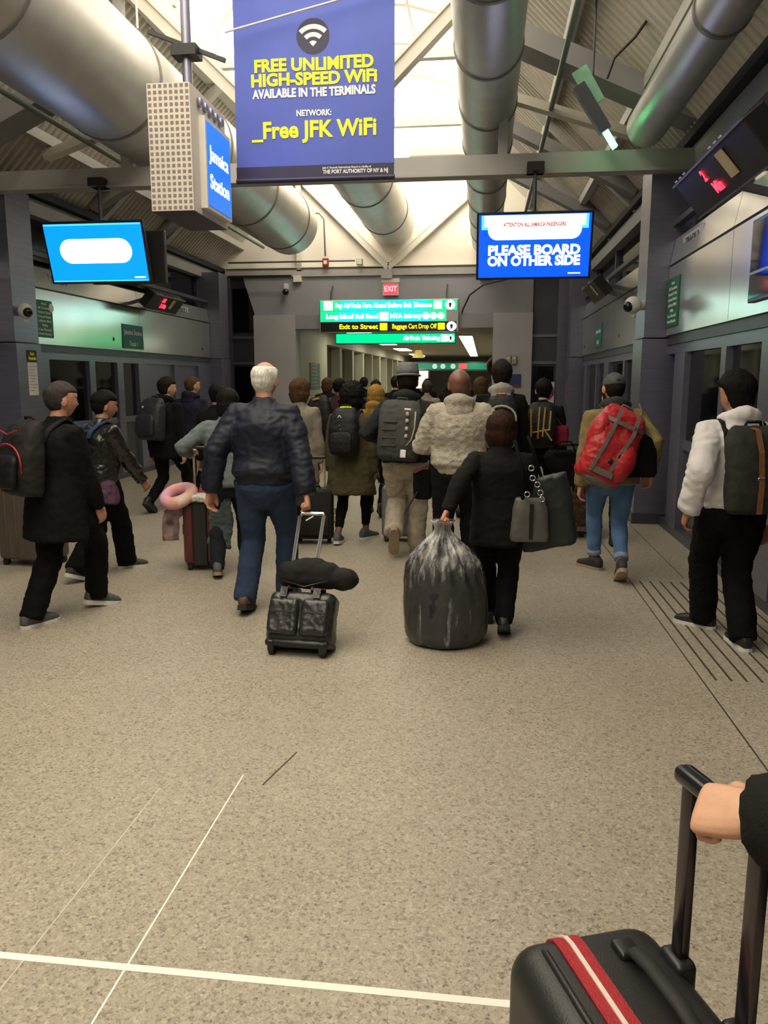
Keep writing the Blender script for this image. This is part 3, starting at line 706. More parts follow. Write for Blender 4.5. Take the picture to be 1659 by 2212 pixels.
text('lettering', 'Exit to Street', .13, SY, e, -.56, .11, -.006, .74, .003); icon(e, -.08, .11, SY, .14)
text('lettering', 'Baggage Cart Drop Off', .13, SY, e, .50, .11, -.006, .84, .002); icon(e, 1.01, .11, SY, .13); disc(e, 1.2, .11, SWH)
for x in (-1.1, 1.1): MB().tube([(x, .08, .64), (x, .08, .8), (x, .36, .95)], .012, 6).build('hanger', STEEL_D, e)
e = empty('direction_sign', (-2.09, 18.76, 2.48)); tag(e, 'narrow green hanging sign reading ticketing under the large sign', 'sign')
MB().rbox(-1.42, 1.42, 0, .16, 0, .25, .01, 1).build('case', STEEL_D, e)
MB().box(-1.4, 1.4, -.003, 0, .02, .23).build('green_row', SG, e)
text('lettering', 'AirTrain Ticketing', .13, SWH, e, .62, .125, -.006, .86, .006); icon(e, 1.15, .125, SWH, .15); disc(e, 1.3, .125, SWH, .08)
for x in (-1.3, 1.3): MB().tube([(x, .08, .25), (x, .08, .48)], .012, 6).build('hanger', STEEL_D, e)
e = empty('exit_sign', (-2.14, 18.27, 3.53)); tag(e, 'small red exit sign over the green signs', 'sign')
MB().rbox(-.18, .18, 0, .08, 0, .28, .006, 1).build('case', WHITEP, e); MB().box(-.165, .165, -.003, 0, .02, .26).build('face', glow('exit_red', (.75, .06, .10), .85), e)
text('lettering', 'EXIT', .17, glow('exit_pink', (1, .6, .6), .9), e, 0, .14, -.005, .28, .002)
MB().box(-.2, .2, -.02, .1, .28, .37).build('canopy', WHITEP, e)
e = empty('far_sign', (-1.3, 44.0, 2.12)); tag(e, 'dim green overhead sign across the far end of the corridor', 'sign')
MB().box(-2.5, 2.4, 0, .2, 0, .5).build('case', mat('far_sign_case', (.01, .05, .03), .5), e); MB().box(-2.5, 2.4, -.01, 0, .08, .42).build('green_face', glow('far_green', (.01, .22, .12), .55), e)
for i, x in enumerate((-1.4, -.95, -.4)): MB().tube([(x, -.02, .25), (x, -.011, .25)], .14, 16).build('pictogram', glow('far_white', (.5, .7, .55), .6), e)
MB().box(-.1, .35, -.02, -.011, .12, .4).build('red_pictogram', glow('far_red', (.8, .1, .1), .6), e)
e = empty('lit_kiosk', (-3.35, 42.0, 0)); tag(e, 'glowing yellow kiosk at the far left of the corridor', 'kiosk')
MB().rbox(-.5, .5, 0, .4, 0, 2.2, .02, 1).build('cabinet', STEEL_D, e); MB().box(-.42, .42, -.01, 0, 1.2, 2.1).build('lit_panel', glow('kiosk_yellow', (1, .72, .25), 3), e)
e = empty('hanging_bell', (-2.95, 36.0, 2.62)); tag(e, 'small golden bell decoration hanging from the corridor ceiling', 'decoration')
MB().lathe([(.28, 0), (.25, .08), (.17, .2), (.13, .4), (.05, .5), (.01, .52)], 16).build('bell', glow('gold_bell', (.7, .5, .1), .5), e, smooth=True); MB().tube([(0, 0, .5), (0, 0, .7)], .02, 6).build('hook', STEEL_D, e)
# far wreath
e = empty('wreath', (.35, 24.0, 2.05)); tag(e, 'dark red wreath hanging at the right of the corridor', 'decoration')
MB().tube([(.0, .0, .0)] if False else [(.2 * math.cos(a * PI / 8), 0, .2 * math.sin(a * PI / 8)) for a in range(16)], .09, 8, closed=True).build('ring', mat('wreath_red', (.10, .015, .015), .8, 0, .5, 30), e, smooth=True)
# ---- cameras, boxes
def dome(lab, loc, rz, flip=1):
    e = empty('security_camera', loc, rz); tag(e, lab, 'camera', 'white wall cameras')
    MB().tube([(0, .14, 0), (0, 0, 0)], [.05, .06], 14).build('wall_mount', WHITEP, e, sharp=40)
    MB().ell((0, -.06, 0), (.085, .10, .095), 18, 12).build('shell', WHITEP, e, smooth=True)
    MB().ell((.0, -.13, -.02), (.06, .055, .06), 16, 10).build('lens_dome', mat('black_gloss', (.01, .01, .012), .1), e, smooth=True)
    MB().rbox(-.025, .025, -.07, -.02, -.14, -.09, .01, 1).build('lamp', WHITEP, e)
dome('white dome camera on the left column', (-5.70, 9.42, 2.49), R(55)); dome('white dome camera on the right column', (1.68, 9.34, 2.47), R(-55))
e = empty('security_camera', (-4.55, 18.2, 3.60)); tag(e, 'small black dome camera on the end wall left of the portal', 'camera')
MB().box(-.04, .04, 0, .15, .1, .22).build('wall_mount', WHITEP, e); MB().ell((0, .0, .03), (.075, .075, .075), 14, 10).build('lens_dome', MATS['black_gloss'], e, smooth=True)
e = empty('fire_alarm', (-3.62, 18.2, 4.2)); tag(e, 'small red fire alarm box on the gable base', 'alarm')
MB().rbox(-.07, .07, 0, .08, -.02, .16, .01, 2).build('case', mat('alarm_red', (.35, .02, .02), .4), e); MB().box(-.04, .04, -.01, 0, .03, .11).build('strobe', WHITEP, e)
e = empty('junction_box', (-2.84, 18.2, 4.2)); tag(e, 'small grey junction box on the gable conduit', 'box')
MB().rbox(-.07, .07, 0, .08, 0, .14, .008, 1).build('case', BEAM, e); MB().box(-.055, .055, -.006, 0, .015, .125).build('cover', CREAM, e)
for i, x in enumerate((.53, .66)):
    e = empty('call_box', (x, 18.12, 1.99)); tag(e, ('left' if i == 0 else 'right') + ' of two beige boxes on the portal jamb', 'box')
    MB().rbox(-.055, .055, 0, .08, 0, .20, .008, 1).build('case', mat('beige_box', (.38, .36, .28), .5), e); MB().box(-.03, .03, -.006, 0, .11, .16).build('button', WHITEP, e)
e = empty('wall_speaker', (1.85, 13.2, 2.95)); tag(e, 'small white speaker on the far right fascia', 'speaker')
MB().rbox(-.08, .08, 0, .14, 0, .26, .03, 2).build('case', WHITEP, e); MB().box(-.05, .05, -.005, 0, .05, .2).build('grille', DOT, e); MB().bar((.05, .07, .1), (.2, .07, .1), .04, .04).build('bracket', STEEL_D, e)
# ================================================================== PEOPLE
def skin(name, c): return mat(name, c, .5, 0, .08, 30, .05, 200, .4)
SK_L = skin('skin_light', (.60, .33, .22)); SK_M = skin('skin_tan', (.44, .22, .135)); SK_D = skin('skin_brown', (.20, .095, .06)); SK_P = skin('skin_ruddy', (.58, .28, .19))
EYE = mat('eye_white', (.8, .78, .75), .2)
def hairmat(name, c): return mat(name, c, .7, 0, .35, 40, .7, 120, .15, stretch=(1, 1, .3))
H_BLK = hairmat('black_hair', (.006, .005, .005)); H_DK = hairmat('dark_brown_hair', (.016, .011, .008)); H_BR = hairmat('brown_hair', (.085, .048, .024)); H_RED = hairmat('auburn_hair', (.032, .012, .007)); H_WH = hairmat('white_hair', (.86, .80, .70)); H_GR = hairmat('grey_black_hair', (.05, .042, .04))
# ---- hands: built once per pose, right hand, wrist at the origin, fingers along -Z, palm towards -X, thumb towards +Y
def hand_mesh(curl, thumb, voxel):
    m = MB()
    pal = [ring(0, 0, z, rx, ry, 14, 2.6) for z, rx, ry in ((.02, .022, .028), (-.005, .020, .030), (-.035, .019, .039), (-.065, .018, .042), (-.09, .016, .042), (-.098, .010, .038))]
    m.loft(pal)
    for i, (y, l, r) in enumerate(((.031, .072, .0088), (.0105, .080, .0092), (-.0105, .074, .0088), (-.030, .058, .0078))):
        p = V((0, y, -.088)); a = 0; pts = [V((0, y * .9, -.06)), p]; rr = [r * 1.1, r * 1.12]
        for k, fr in enumerate((.46, .31, .23)):
            a += R(curl[k] * (1 + .06 * i))
            p = p + V((-math.sin(a), (y * .10 if k == 0 else 0), -math.cos(a))) * l * fr
            pts.append(p); rr.append(r * (1.02 - .1 * k))
        pts.append(p + V((-math.sin(a), 0, -math.cos(a))) * .004); rr.append(r * .45)
        m.tube(pts, rr, 10)
    a = thumb
    pts = [V((-.004, .018, -.02)), V((-.008, .034, -.035)), V((-.010 - .012 * a, .052, -.060)), V((-.014 - .030 * a, .056 - .012 * a, -.088)), V((-.018 - .042 * a, .052 - .022 * a, -.105)), V((-.019 - .044 * a, .051 - .024 * a, -.109))]
    m.tube(pts, [.017, .016, .0125, .0115, .009, .004], 10)
    return remesh(m, voxel, 2)
HANDS = {}
def hand(kind):
    if kind not in HANDS:
        HANDS[kind] = {'relaxed': lambda: hand_mesh((22, 34, 22), .25, .0045), 'grip': lambda: hand_mesh((72, 82, 48), .75, .0045), 'grip_fine': lambda: hand_mesh((62, 78, 42), .8, .003)}[kind]()
    return HANDS[kind]
def head_pt(d):
    """unit direction (y forward) -> point on a head, metres, centred at ear height"""
    x, y, z = d
    p = V((x * .077, y * .097, z * .118))
    if z > 0:
        q_ = 1 + .11 * math.sin(PI * min(1, z)); p.x *= q_; p.y *= q_; p.z *= .965
    if z < 0:
        t = -z; p.x *= 1 - .30 * t ** 1.6
        if y < 0: p.y *= 1 - .42 * smooth(.25, .95, t)
        else: p.y *= 1 + .06 * t; p.z *= 1.04
    if y < 0 and z > -.2: p.y *= 1.05
    if y > 0:
        g = lambda cx, cz, s: math.exp(-(((x - cx) ** 2 + (z - cz) ** 2) / (s * s)))
        p.y += .024 * g(0, -.24, .12) + .010 * g(0, -.02, .11)               # nose, bridge
        p.y -= .012 * (g(.40, .0, .17) + g(-.40, .0, .17))                  # eye sockets
        p.y += .007 * (g(.36, .2, .18) + g(-.36, .2, .18))                  # brows
        p.y += .008 * g(0, -.52, .13) - .006 * g(0, -.55, .03) + .010 * g(0, -.86, .18)   # lips, chin
        p.y += .004 * (g(.5, -.3, .25) + g(-.5, -.3, .25))
    return p
def sphere_dirs(nu=36, nv=26):
    vs = []; fs = []
    for i in range(1, nv):
        th = PI * i / nv
        for j in range(nu): ph = 2 * PI * j / nu; vs.append(V((math.sin(th) * math.cos(ph), math.sin(th) * math.sin(ph), math.cos(th))))
    t = len(vs); vs += [V((0, 0, 1)), V((0, 0, -1))]
    for i in range(nv - 2):
        for j in range(nu): k = (j + 1) % nu; fs.append((i * nu + j, (i + 1) * nu + j, (i + 1) * nu + k, i * nu + k))
    for j in range(nu): k = (j + 1) % nu; fs.append((t, j, k)); fs.append((t + 1, (nv - 2) * nu + k, (nv - 2) * nu + j))
    return vs, fs
def hair_mesh(style, seed=0):
    vs, fs = sphere_dirs(48, 36); out = []
    for d in vs:
        x, y, z = d
        p = head_pt(d); hl = .42 if y > .3 else lerp(.42, -.80, smooth(.32, -.45, y))      # hairline height by direction
        if style == 'long': hl = .38 if y > .45 else lerp(.38, -1.2, smooth(.45, .1, y))
        if style == 'bob': hl = .38 if y > .45 else lerp(.38, -1.05, smooth(.45, .05, y))
        mk = smooth(hl - .10, hl + .06, z)
        n1 = noise.noise(d * 5 + V((seed, 0, 0))); n2 = noise.noise(d * 13 + V((0, seed, 0)))
        if style == 'short': th = .012 + .010 * max(0, z) + .004 * n1 + .004 * n2
        elif style == 'crop': th = .006 + .002 * n2
        elif style == 'quiff': th = .014 + .026 * max(0, z) * (1 + y * .3) + .005 * n1 + .005 * n2
        elif style == 'fringe': th = .009 + .003 * n2; mk *= smooth(.86, .62, z + .12 * max(0, y)); mk *= 1
        elif style == 'thin': th = .009 + .004 * n2 + .003 * n1
        elif style == 'bob': th = .030 + .012 * max(0, -z) + .006 * n1 + .005 * n2 + .004 * noise.noise(V((x * 22, y * 22, z * 5)))
        elif style == 'long': th = .020 + .02 * max(0, -z) + .005 * n1
        elif style == 'curly': th = .055 + .016 * n1 + .020 * n2 + .010 * noise.noise(d * 24)
        if style in ('bob', 'long', 'curly') and z < -.1 and y < .45:
            p = V((x * .088 * (1 if style != 'curly' else 1.1), min(y, .3) * .10 - .004, z * (.135 if style == 'bob' else .16 if style == 'long' else .12)))
        r = p.length; out.append(p * ((r + th * mk - .012 * (1 - mk)) / r))
    return MB().add(out, fs)
def ik(a, b, l1, l2, pole):
    d = b - a; D = d.length; D2 = min(D, (l1 + l2) * .998); d.normalize()
    if D > D2: b = a + d * D2
    x = (l1 * l1 - l2 * l2 + D2 * D2) / (2 * D2); h = math.sqrt(max(0, l1 * l1 - x * x))
    pl = V(pole); pl = (pl - d * pl.dot(d)).normalized()
    return a + d * x + pl * h, b
class Person: pass
def person(label, loc, H, heading=0, feet=None, hands=(None, None), grip=(None, None), lean=3, head=(0, 0), sk=SK_L, hair=('short', H_DK), top=None, low=None, shoe=None, w=1.0, detail=1, hem=None, pz_y=0, cat='person', elbow=(None, None), thumb=(None, None), roll=0, group=None, hand_kind='grip', drop=0):
    P = Person(); s = H / 1.75; P.s = s
    root = empty('person', (loc[0], loc[1], 0), R(heading)); tag(root, label, 'person', group); P.root = root
    P.W = Matrix.Translation((loc[0], loc[1], 0)) @ Matrix.Rotation(R(heading), 4, 'Z'); Wi = P.W.inverted(); P.Wi = Wi
    vx = (.014, .018, .026)[{1: 0, 2: 1, 3: 2}[detail]]
    thigh, shin = .245 * H, .24 * H
    # ankles
    if feet is None: feet = ((loc[0] - .10, loc[1] + .16, 0, 0), (loc[0] + .10, loc[1] - .16, 30, 0))
    ank = []
    for fx, fy, pitch, yaw in feet:
        p = Wi @ V((fx, fy, 0)); z = .082 * s + .125 * s * math.sin(R(max(0, pitch))) * (1 if pitch < 60 else 1.6)
        ank.append((V((p.x, p.y, z)), pitch, yaw))
    mx = (ank[0][0].x + ank[1][0].x) / 2 * .6; my = (ank[0][0].y + ank[1][0].y) / 2 * .75 + pz_y
    pz = .532 * H - drop
    for a, _, _ in ank:
        for sx in (-1, 1):
            hx = mx + sx * .09 * s
            dd = ((a.x - hx) if (a.x < mx) == (sx < 0) else 0) ** 2 + (a.y - my) ** 2
            pz = min(pz, a.z + math.sqrt(max(.04, ((thigh + shin) * .992) ** 2 - dd)))
    pel = V((mx, my, pz)); P.pel = pel; P.pz = pz
    TM = Matrix.Translation(pel) @ Matrix.Rotation(R(-lean), 4, 'X') @ Matrix.Rotation(R(roll), 4, 'Y')
    # fit the trunk so that the crown reaches H when both feet are flat
    ts = s; P.TM = TM; P.ts = ts
    T = lambda x, y, z: TM @ V((x * ts, y * ts, z * ts))
    tor = Matrix(TM.to_3x3())
    def trings(rows, n=26, e=2.25):
        out = []
        for z, rx, ry, yo in rows: out.append([TM @ (V((q.x * ts * w, (q.y + yo) * ts, z * ts))) for q in ring(0, 0, 0, rx, ry, n, e)])
        return out
    # arms
    arms = []
    for i, sg in ((0, -1), (1, 1)):
        sh = T(sg * .172 * w, -.012, .450); l1, l2 = .172 * H, .150 * H
        tgt = Wi @ V(hands[i]) if hands[i] is not None else sh + V((sg * .07, .02, -.36 * H))
        d = (tgt - sh).normalized(); pole = V(elbow[i]) if elbow[i] else V((sg * .35, -1, 0))
        el, wr = ik(sh, tgt - d * .075 * s, l1, l2, pole)
        d = (wr - el).normalized(); el, wr = ik(sh, tgt - d * .075 * s, l1, l2, pole)
        arms.append((sh, el, wr, sg))
    P.arms = arms
    # legs
    legs = []
    order = (0, 1)
    for i, sg in ((0, -1), (1, 1)):
        a, pitch, yaw = ank[i]; hp = pel + V((sg * .092 * s * w, 0, -.015))
        kn, an = ik(hp, a, thigh, shin, (sg * .08, 1, 0)); legs.append((hp, kn, an, pitch, yaw, sg))
    P.legs = legs
    # ---- body
    m = MB()
    m.loft(trings([(-.12, .10, .09, 0), (0, .155, .11, -.01), (.12, .14, .1, 0), (.25, .15, .11, 0), (.38, .155, .11, -.01), (.44, .135, .085, -.012), (.49, .085, .065, -.008), (.545, .056, .058, 0), (.60, .053, .056, .010), (.66, .053, .056, .02)]))
    for sh, el, wr, sg in arms: m.tube([sh, sh.lerp(el, .5), el, el.lerp(wr, .35), wr, wr + (wr - el).normalized() * .02], [.052 * s, .046 * s, .04 * s, .039 * s, .027 * s, .026 * s], 12)
    for hp, kn, an, pt, yw, sg in legs: m.tube([hp, hp.lerp(kn, .5), kn, kn.lerp(an, .35), an, an - V((0, 0, .03))], [.085 * s, .072 * s, .054 * s, .055 * s, .037 * s, .036 * s], 12)
    body = MB(); bm_ = remesh(m, vx * 1.25, 3); body.join(bm_); bpy.data.meshes.remove(bm_)
    for i, (sh, el, wr, sg) in enumerate(arms):
        f = (wr - el).normalized(); t = V(thumb[i]) if thumb[i] else V((0, 1, 0)) + V((-sg * .25, 0, 0)); t = (t - f * t.dot(f)).normalized()
        pal = -(f.cross(t)) if sg > 0 else f.cross(t)
        X = -pal if sg > 0 else pal
        M3 = Matrix((X, t, -f)).transposed(); M4 = Matrix.Translation(wr) @ (M3.to_4x4() @ Matrix.Diagonal((sg * s * 1.06, s * 1.06, s * 1.06, 1)))
        hm = hand(hand_kind if grip[i] else 'relaxed'); k = len(body.f); body.join(hm, M4)
        if sg < 0: body.f[k:] = [tuple(reversed(q)) for q in body.f[k:]]
    # ---- head
    hc = T(0, .022, .692); HM = Matrix.Translation(hc) @ Matrix.Rotation(R(head[0]), 4, 'Z') @ Matrix.Rotation(R(-head[1]), 4, 'X') @ Matrix.Scale(s * 1.05, 4)
    P.HM = HM
    vs, fs = sphere_dirs(); body.add([HM @ head_pt(d) for d in vs], fs)
    for sg in (-1, 1):
        E_ = Matrix.Rotation(R(-sg * 22), 3, 'Z')
        em = MB(); em.ell((sg * .080, -.006, -.012), (.010, .020, .033), 12, 8, E_); em.tube([V((sg * .083, -.006, -.012)) + E_ @ V((0, .017 * math.cos(a * PI / 7), .029 * math.sin(a * PI / 7))) for a in range(14)], .0045, 6, closed=True)
        body.add([HM @ V(p) for p in em.v], em.f)
        em = MB(); em.ell((sg * .030, .078, .002), (.0125, .0115, .0115), 10, 8); body.add([HM @ V(p) for p in em.v], em.f, 1)
    P.body = body.build('body', [sk, EYE], root, smooth=True)
    # ---- hair
    if hair:
        hmh = hair_mesh(hair[0], seed=len(label)); hmh.xf(HM); hmh.build('hair', hair[1], root, smooth=True)
    # ---- trousers
    low = low or {}; lb = low.get('bulk', .014); fl = low.get('flare', .0)
    m = MB(); rows_ = [(-.115, .12 + lb, .10 + lb, -.005), (-.06, .158 + lb * .8, .122 + lb, -.012), (.0, .148 + lb * .5, .116 + lb * .6, -.01), (.12, .135, .10, 0)]
    rows_ = [(-.19, .075, .07, 0), (-.15, .10 + lb * .5, .088 + lb * .5, -.004)] + rows_
    m.loft(trings(rows_))
    cuff = low.get('cuff', .055)
    for hp, kn, an, pt, yw, sg in legs:
        d = (an - kn).normalized(); e_ = an - d * (cuff - .055) * s if cuff > .055 else an + d * (.01 * s)
        r = lambda q: (q + lb) * s * lerp(1, w, .7)
        m.tube([hp + V((0, 0, .02)), hp.lerp(kn, .35), hp.lerp(kn, .7), kn, kn.lerp(e_, .3), kn.lerp(e_, .7), e_, e_ + d * .02], [r(.093), r(.082), r(.066), r(.056), r(.056), r(.048) + fl * .6, r(.042) + fl, r(.041) + fl], 16)
    me = remesh(m, vx, 3); wrinkle(me, low.get('amp', .008), 8, 20, len(label), (1, 1, 1.6)); P.trousers = obj('trousers', me, low.get('mat', MATS.get('black_cloth')), root, True)
    # ---- jacket
    top = top or {}; b = top.get('bulk', .02); hm_ = top.get('hem', -.08); fr = top.get('flare', 0.0)
    rows_ = []
    if hm_ < -.2: rows_ += [(hm_, .175 + b + fr, .135 + b + fr, -.005), (lerp(hm_, -.05, .5), .172 + b + fr * .6, .13 + b + fr * .6, -.01)]
    else: rows_ += [(hm_, .162 + b + fr, .122 + b + fr, -.01)]
    if top.get('band'): rows_[0] = (hm_, .155 + b * .4, .118 + b * .4, -.01); rows_.append((hm_ + .06, .160 + b * .6, .12 + b * .6, -.01)); rows_.append((hm_ + .09, .172 + b, .132 + b, -.01))
    rows_ += [(max(.03, hm_ + .12), .164 + b, .122 + b, -.008), (.15, .155 + b, .112 + b, 0), (.27, .166 + b, .122 + b, -.004), (.37, .172 + b * .9, .124 + b, -.012), (.43, .158 + b * .7, .108 + b * .8, -.016), (.475, .122 + b * .5, .086 + b * .6, -.014), (.51, .082 + b * .3, .074 + b * .4, -.008)]
    if top.get('collar', True): rows_ += [(.535, .068 + b * .2, .070 + b * .25, -.002), (.57, .064 + b * .2, .067 + b * .2, .004)]
    m = MB(); m.loft(trings(rows_))
    sb = b * .45 + top.get('sleeve', 0)
    for sh, el, wr, sg in arms:
        d = (wr - el).normalized(); inn = T(sg * .10 * w, -.012, .445); cf = wr + d * (.012 * s)
        r = lambda q: (q + sb) * s
        m.tube([inn, sh + V((sg * .008, 0, 0)), sh.lerp(el, .3), sh.lerp(el, .75), el, el.lerp(wr, .3), el.lerp(wr, .75), cf], [r(.058), r(.060), r(.058), r(.051), r(.049), r(.049), r(.041), r(.033)], 16)
    me = remesh(m, vx, 3); wrinkle(me, top.get('amp', .009), top.get('f1', 6), top.get('f2', 15), len(label) + 3, top.get('st', (1, 1, 1.5)))
    P.bvh = BVHTree.FromPolygons([v.co.copy() for v in me.vertices], [tuple(p.vertices) for p in me.polygons])
    P.jacket = obj(top.get('name', 'jacket'), me, top.get('mat', MATS.get('black_cloth')), root, True)
    if top.get('hood'):
        hd = MB(); k = top['hood'] if isinstance(top['hood'], (int, float)) else 1
        pts = []; rr = []
        for i in range(13):
            a = R(-60 + i * 300 / 12 + 0) ; a = lerp(R(60), R(-240), i / 12)
            t_ = 1 - abs(i - 6) / 6
            pts.append(T(.088 * math.cos(a) * 1.05, .085 * math.sin(a) - .012 - .02 * t_ * k, .525 + .045 * t_)); rr.append((.030 + .022 * t_ * k) * s)
        hd.tube(pts, rr, 12)
        hd.ell(T(0, -.105, .47), (.105 * s * k, .046 * s * k, .075 * s * k), 18, 12, tor); hd.ell(T(0, -.118, .42), (.06 * s * k, .032 * s * k, .07 * s * k), 18, 12, tor)
        hd.ell(T(0, -.092, .52), (.10 * s * k, .052 * s * k, .05 * s * k), 18, 12, tor)
        hme = remesh(hd, vx * .9, 3); wrinkle(hme, .007, 8, 16, 5); P.hood = obj('hood', hme, top.get('hood_mat', top.get('mat')), root, True)
    # ---- shoes
    sm_, so_ = shoe or (MATS['black_shoe'], MATS['black_sole'])
    for (hp, kn, an, pt, yw, sg) in legs:
        SM = Matrix.Translation(an) @ Matrix.Rotation(R(-sg * 7 + yw), 4, 'Z') @ Matrix.Rotation(R(-pt), 4, 'X') @ Matrix.Scale(s * 1.05, 4)
        up = []
        for y, hw, zt, zb in ((-.082, .018, -.02, -.060), (-.072, .032, .012, -.066), (-.045, .038, .040, -.066), (.0, .039, .045, -.066), (.04, .040, .018, -.066), (.085, .045, -.002, -.066), (.13, .046, -.014, -.066), (.165, .038, -.024, -.066), (.187, .020, -.042, -.064)):
            rg = []
            for j in range(16):
                a = 2 * PI * j / 16; c, d = math.cos(a), math.sin(a); zc = (zt + zb) / 2; hh = (zt - zb) / 2
                rg.append(SM @ V((hw * math.copysign(abs(c) ** .8, c), y, zc + hh * math.copysign(abs(d) ** .8, d))))
            up.append(rg)
        so = MB().loft(up).build('shoe', sm_, root, smooth=True)
        outl = [(-.088, .0), (-.078, .026), (-.045, .040), (.03, .042), (.10, .049), (.15, .047), (.185, .030), (.196, .0)]
        pts = outl + [(y, -x) for y, x in outl[-2:0:-1]]
        MB().loft([[SM @ V((x, y, z)) for y, x in pts] for z in (-.088, -.080, -.056)]).build('sole', so_, so)
    return P
# cloth kinds
mat('black_cloth', (.0055, .0055, .006), .85, 0, .3, 14, .25, 220, .12); MATS['black_shoe'] = mat('black_shoe', (.018, .017, .018), .5, 0, .2, 30); mat('black_sole', (.02, .02, .02), .7); mat('white_sole', (.72, .69, .64), .6)
def band(pts, wd, th, side_dir=None):
    """flat strap along points; side_dir gives its width direction"""
    rings = []; pts = [V(p) for p in pts]; N = len(pts)
    for i, p in enumerate(pts):
        t = (pts[min(i + 1, N - 1)] - pts[max(i - 1, 0)]).normalized(); a = V(side_dir); a = (a - t * a.dot(t)).normalized(); b_ = a.cross(t)
        rings.append([p - a * wd / 2 - b_ * th / 2, p + a * wd / 2 - b_ * th / 2, p + a * wd / 2 + b_ * th / 2, p - a * wd / 2 + b_ * th / 2])
    return MB().loft(rings)
def strap_path(P, x, a0=170, a1=-40, n=16, zc=.36, off=.008):
    O = P.TM @ V((x * P.ts, 0, zc * P.ts)); out = []
    for i in range(n + 1):
        a = R(lerp(a0, a1, i / n)); d = P.TM.to_3x3() @ V((0, math.cos(a), math.sin(a)))
        h, nn, _, _ = P.bvh.ray_cast(O + d * .6, -d, .6)
        if h: out.append(h + d * off)
    return out
def pack_shape(w, h, d, bulge=1.0, taper=.82, n=26):
    rows_ = []
    for t, kw, kd in ((0, .80, .62), (.05, .94, .86), (.25, 1, 1), (.55, .98, .96), (.8, taper + .08, .78), (.93, taper - .06, .58), (1, taper * .7, .34)):
        rows_.append([V((q.x, q.y - d * kd / 2, t * h)) for q in ring(0, 0, 0, w / 2 * kw, d * kd / 2 * bulge, n, 3.2)])
    return MB().loft(rows_)
def backpack(P, label, w, h, d, zb, m, sm=None, pocket=None, trim=None, x=0, roll=0, straps=(-.085, .085), strap_w=.055, amp=.006, group='backpacks worn by walkers', extra=None, gap=.0, taper=.82, pitch=0, name='backpack', yaw=0):
    """zb: height of the pack bottom above the pelvis (trunk units)"""
    zm = (zb * P.ts + h * .45) / P.ts
    best = None
    for xx in (-.08, 0, .08):
        for zz in (-.12, 0, .12):
            o_ = P.TM @ V(((xx) * P.ts + x, -.9, zm * P.ts + zz)); dr = P.TM.to_3x3() @ V((0, 1, 0))
            hh, _, _, ds = P.bvh.ray_cast(o_, dr, 1.5)
            if hh and (best is None or ds < best): best = ds
    y = -.9 + (best or .75) - gap
    L = P.TM @ Matrix.Translation((x, y, zb * P.ts)) @ Matrix.Rotation(R(yaw), 4, 'Z') @ Matrix.Rotation(R(roll), 4, 'Y') @ Matrix.Rotation(R(pitch), 4, 'X')
    root = empty(name, M=P.W @ L); tag(root, label, 'backpack', group)
    Li = L.inverted()
    me = remesh(pack_shape(w, h, d, taper=taper), .012, 2); wrinkle(me, amp, 8, 18, len(label)); obj('bag_body', me, m, root, True)
    sm = sm or m
    if pocket:
        pw, ph, pz_, pd, pm = pocket
        pk = pack_shape(pw, ph, pd, taper=.9); pk.xf(Matrix.Translation((0, -d * .93, pz_))); me = remesh(pk, .01, 2); wrinkle(me, amp * .7, 9, 18, 2); obj('front_pocket', me, pm or m, root, True)
    if trim:
        zt = h * .62; pts = [(-w * .40, -d * .90, h * .30)] + [(w * .42 * math.sin(a), -d * (1.0 - .02 * abs(a)), h * .40 + h * .28 * math.cos(a)) for a in [R(-80 + i * 16) for i in range(11)]] + [(w * .40, -d * .90, h * .30)]
        MB().tube(pts, .006, 6).build('zip_piping', trim, root, smooth=True)
    MB().tube([(-.05, -.03, h * .97), (-.04, -.04, h * 1.04), (.04, -.04, h * 1.04), (.05, -.03, h * .97)], .010, 8).build('grab_handle', sm, root, smooth=True)
    for sx in straps:
        pts = strap_path(P, sx)
        if len(pts) > 4:
            pts = [Li @ p for p in pts]
            pts = [V((pts[0].x, -.03, min(pts[0].z, h * .9)))] + pts + []
            band(pts, strap_w, .012, (1, 0, 0)).build('shoulder_strap', sm, root, smooth=False)
    if extra: extra(root, w, h, d)
    return root
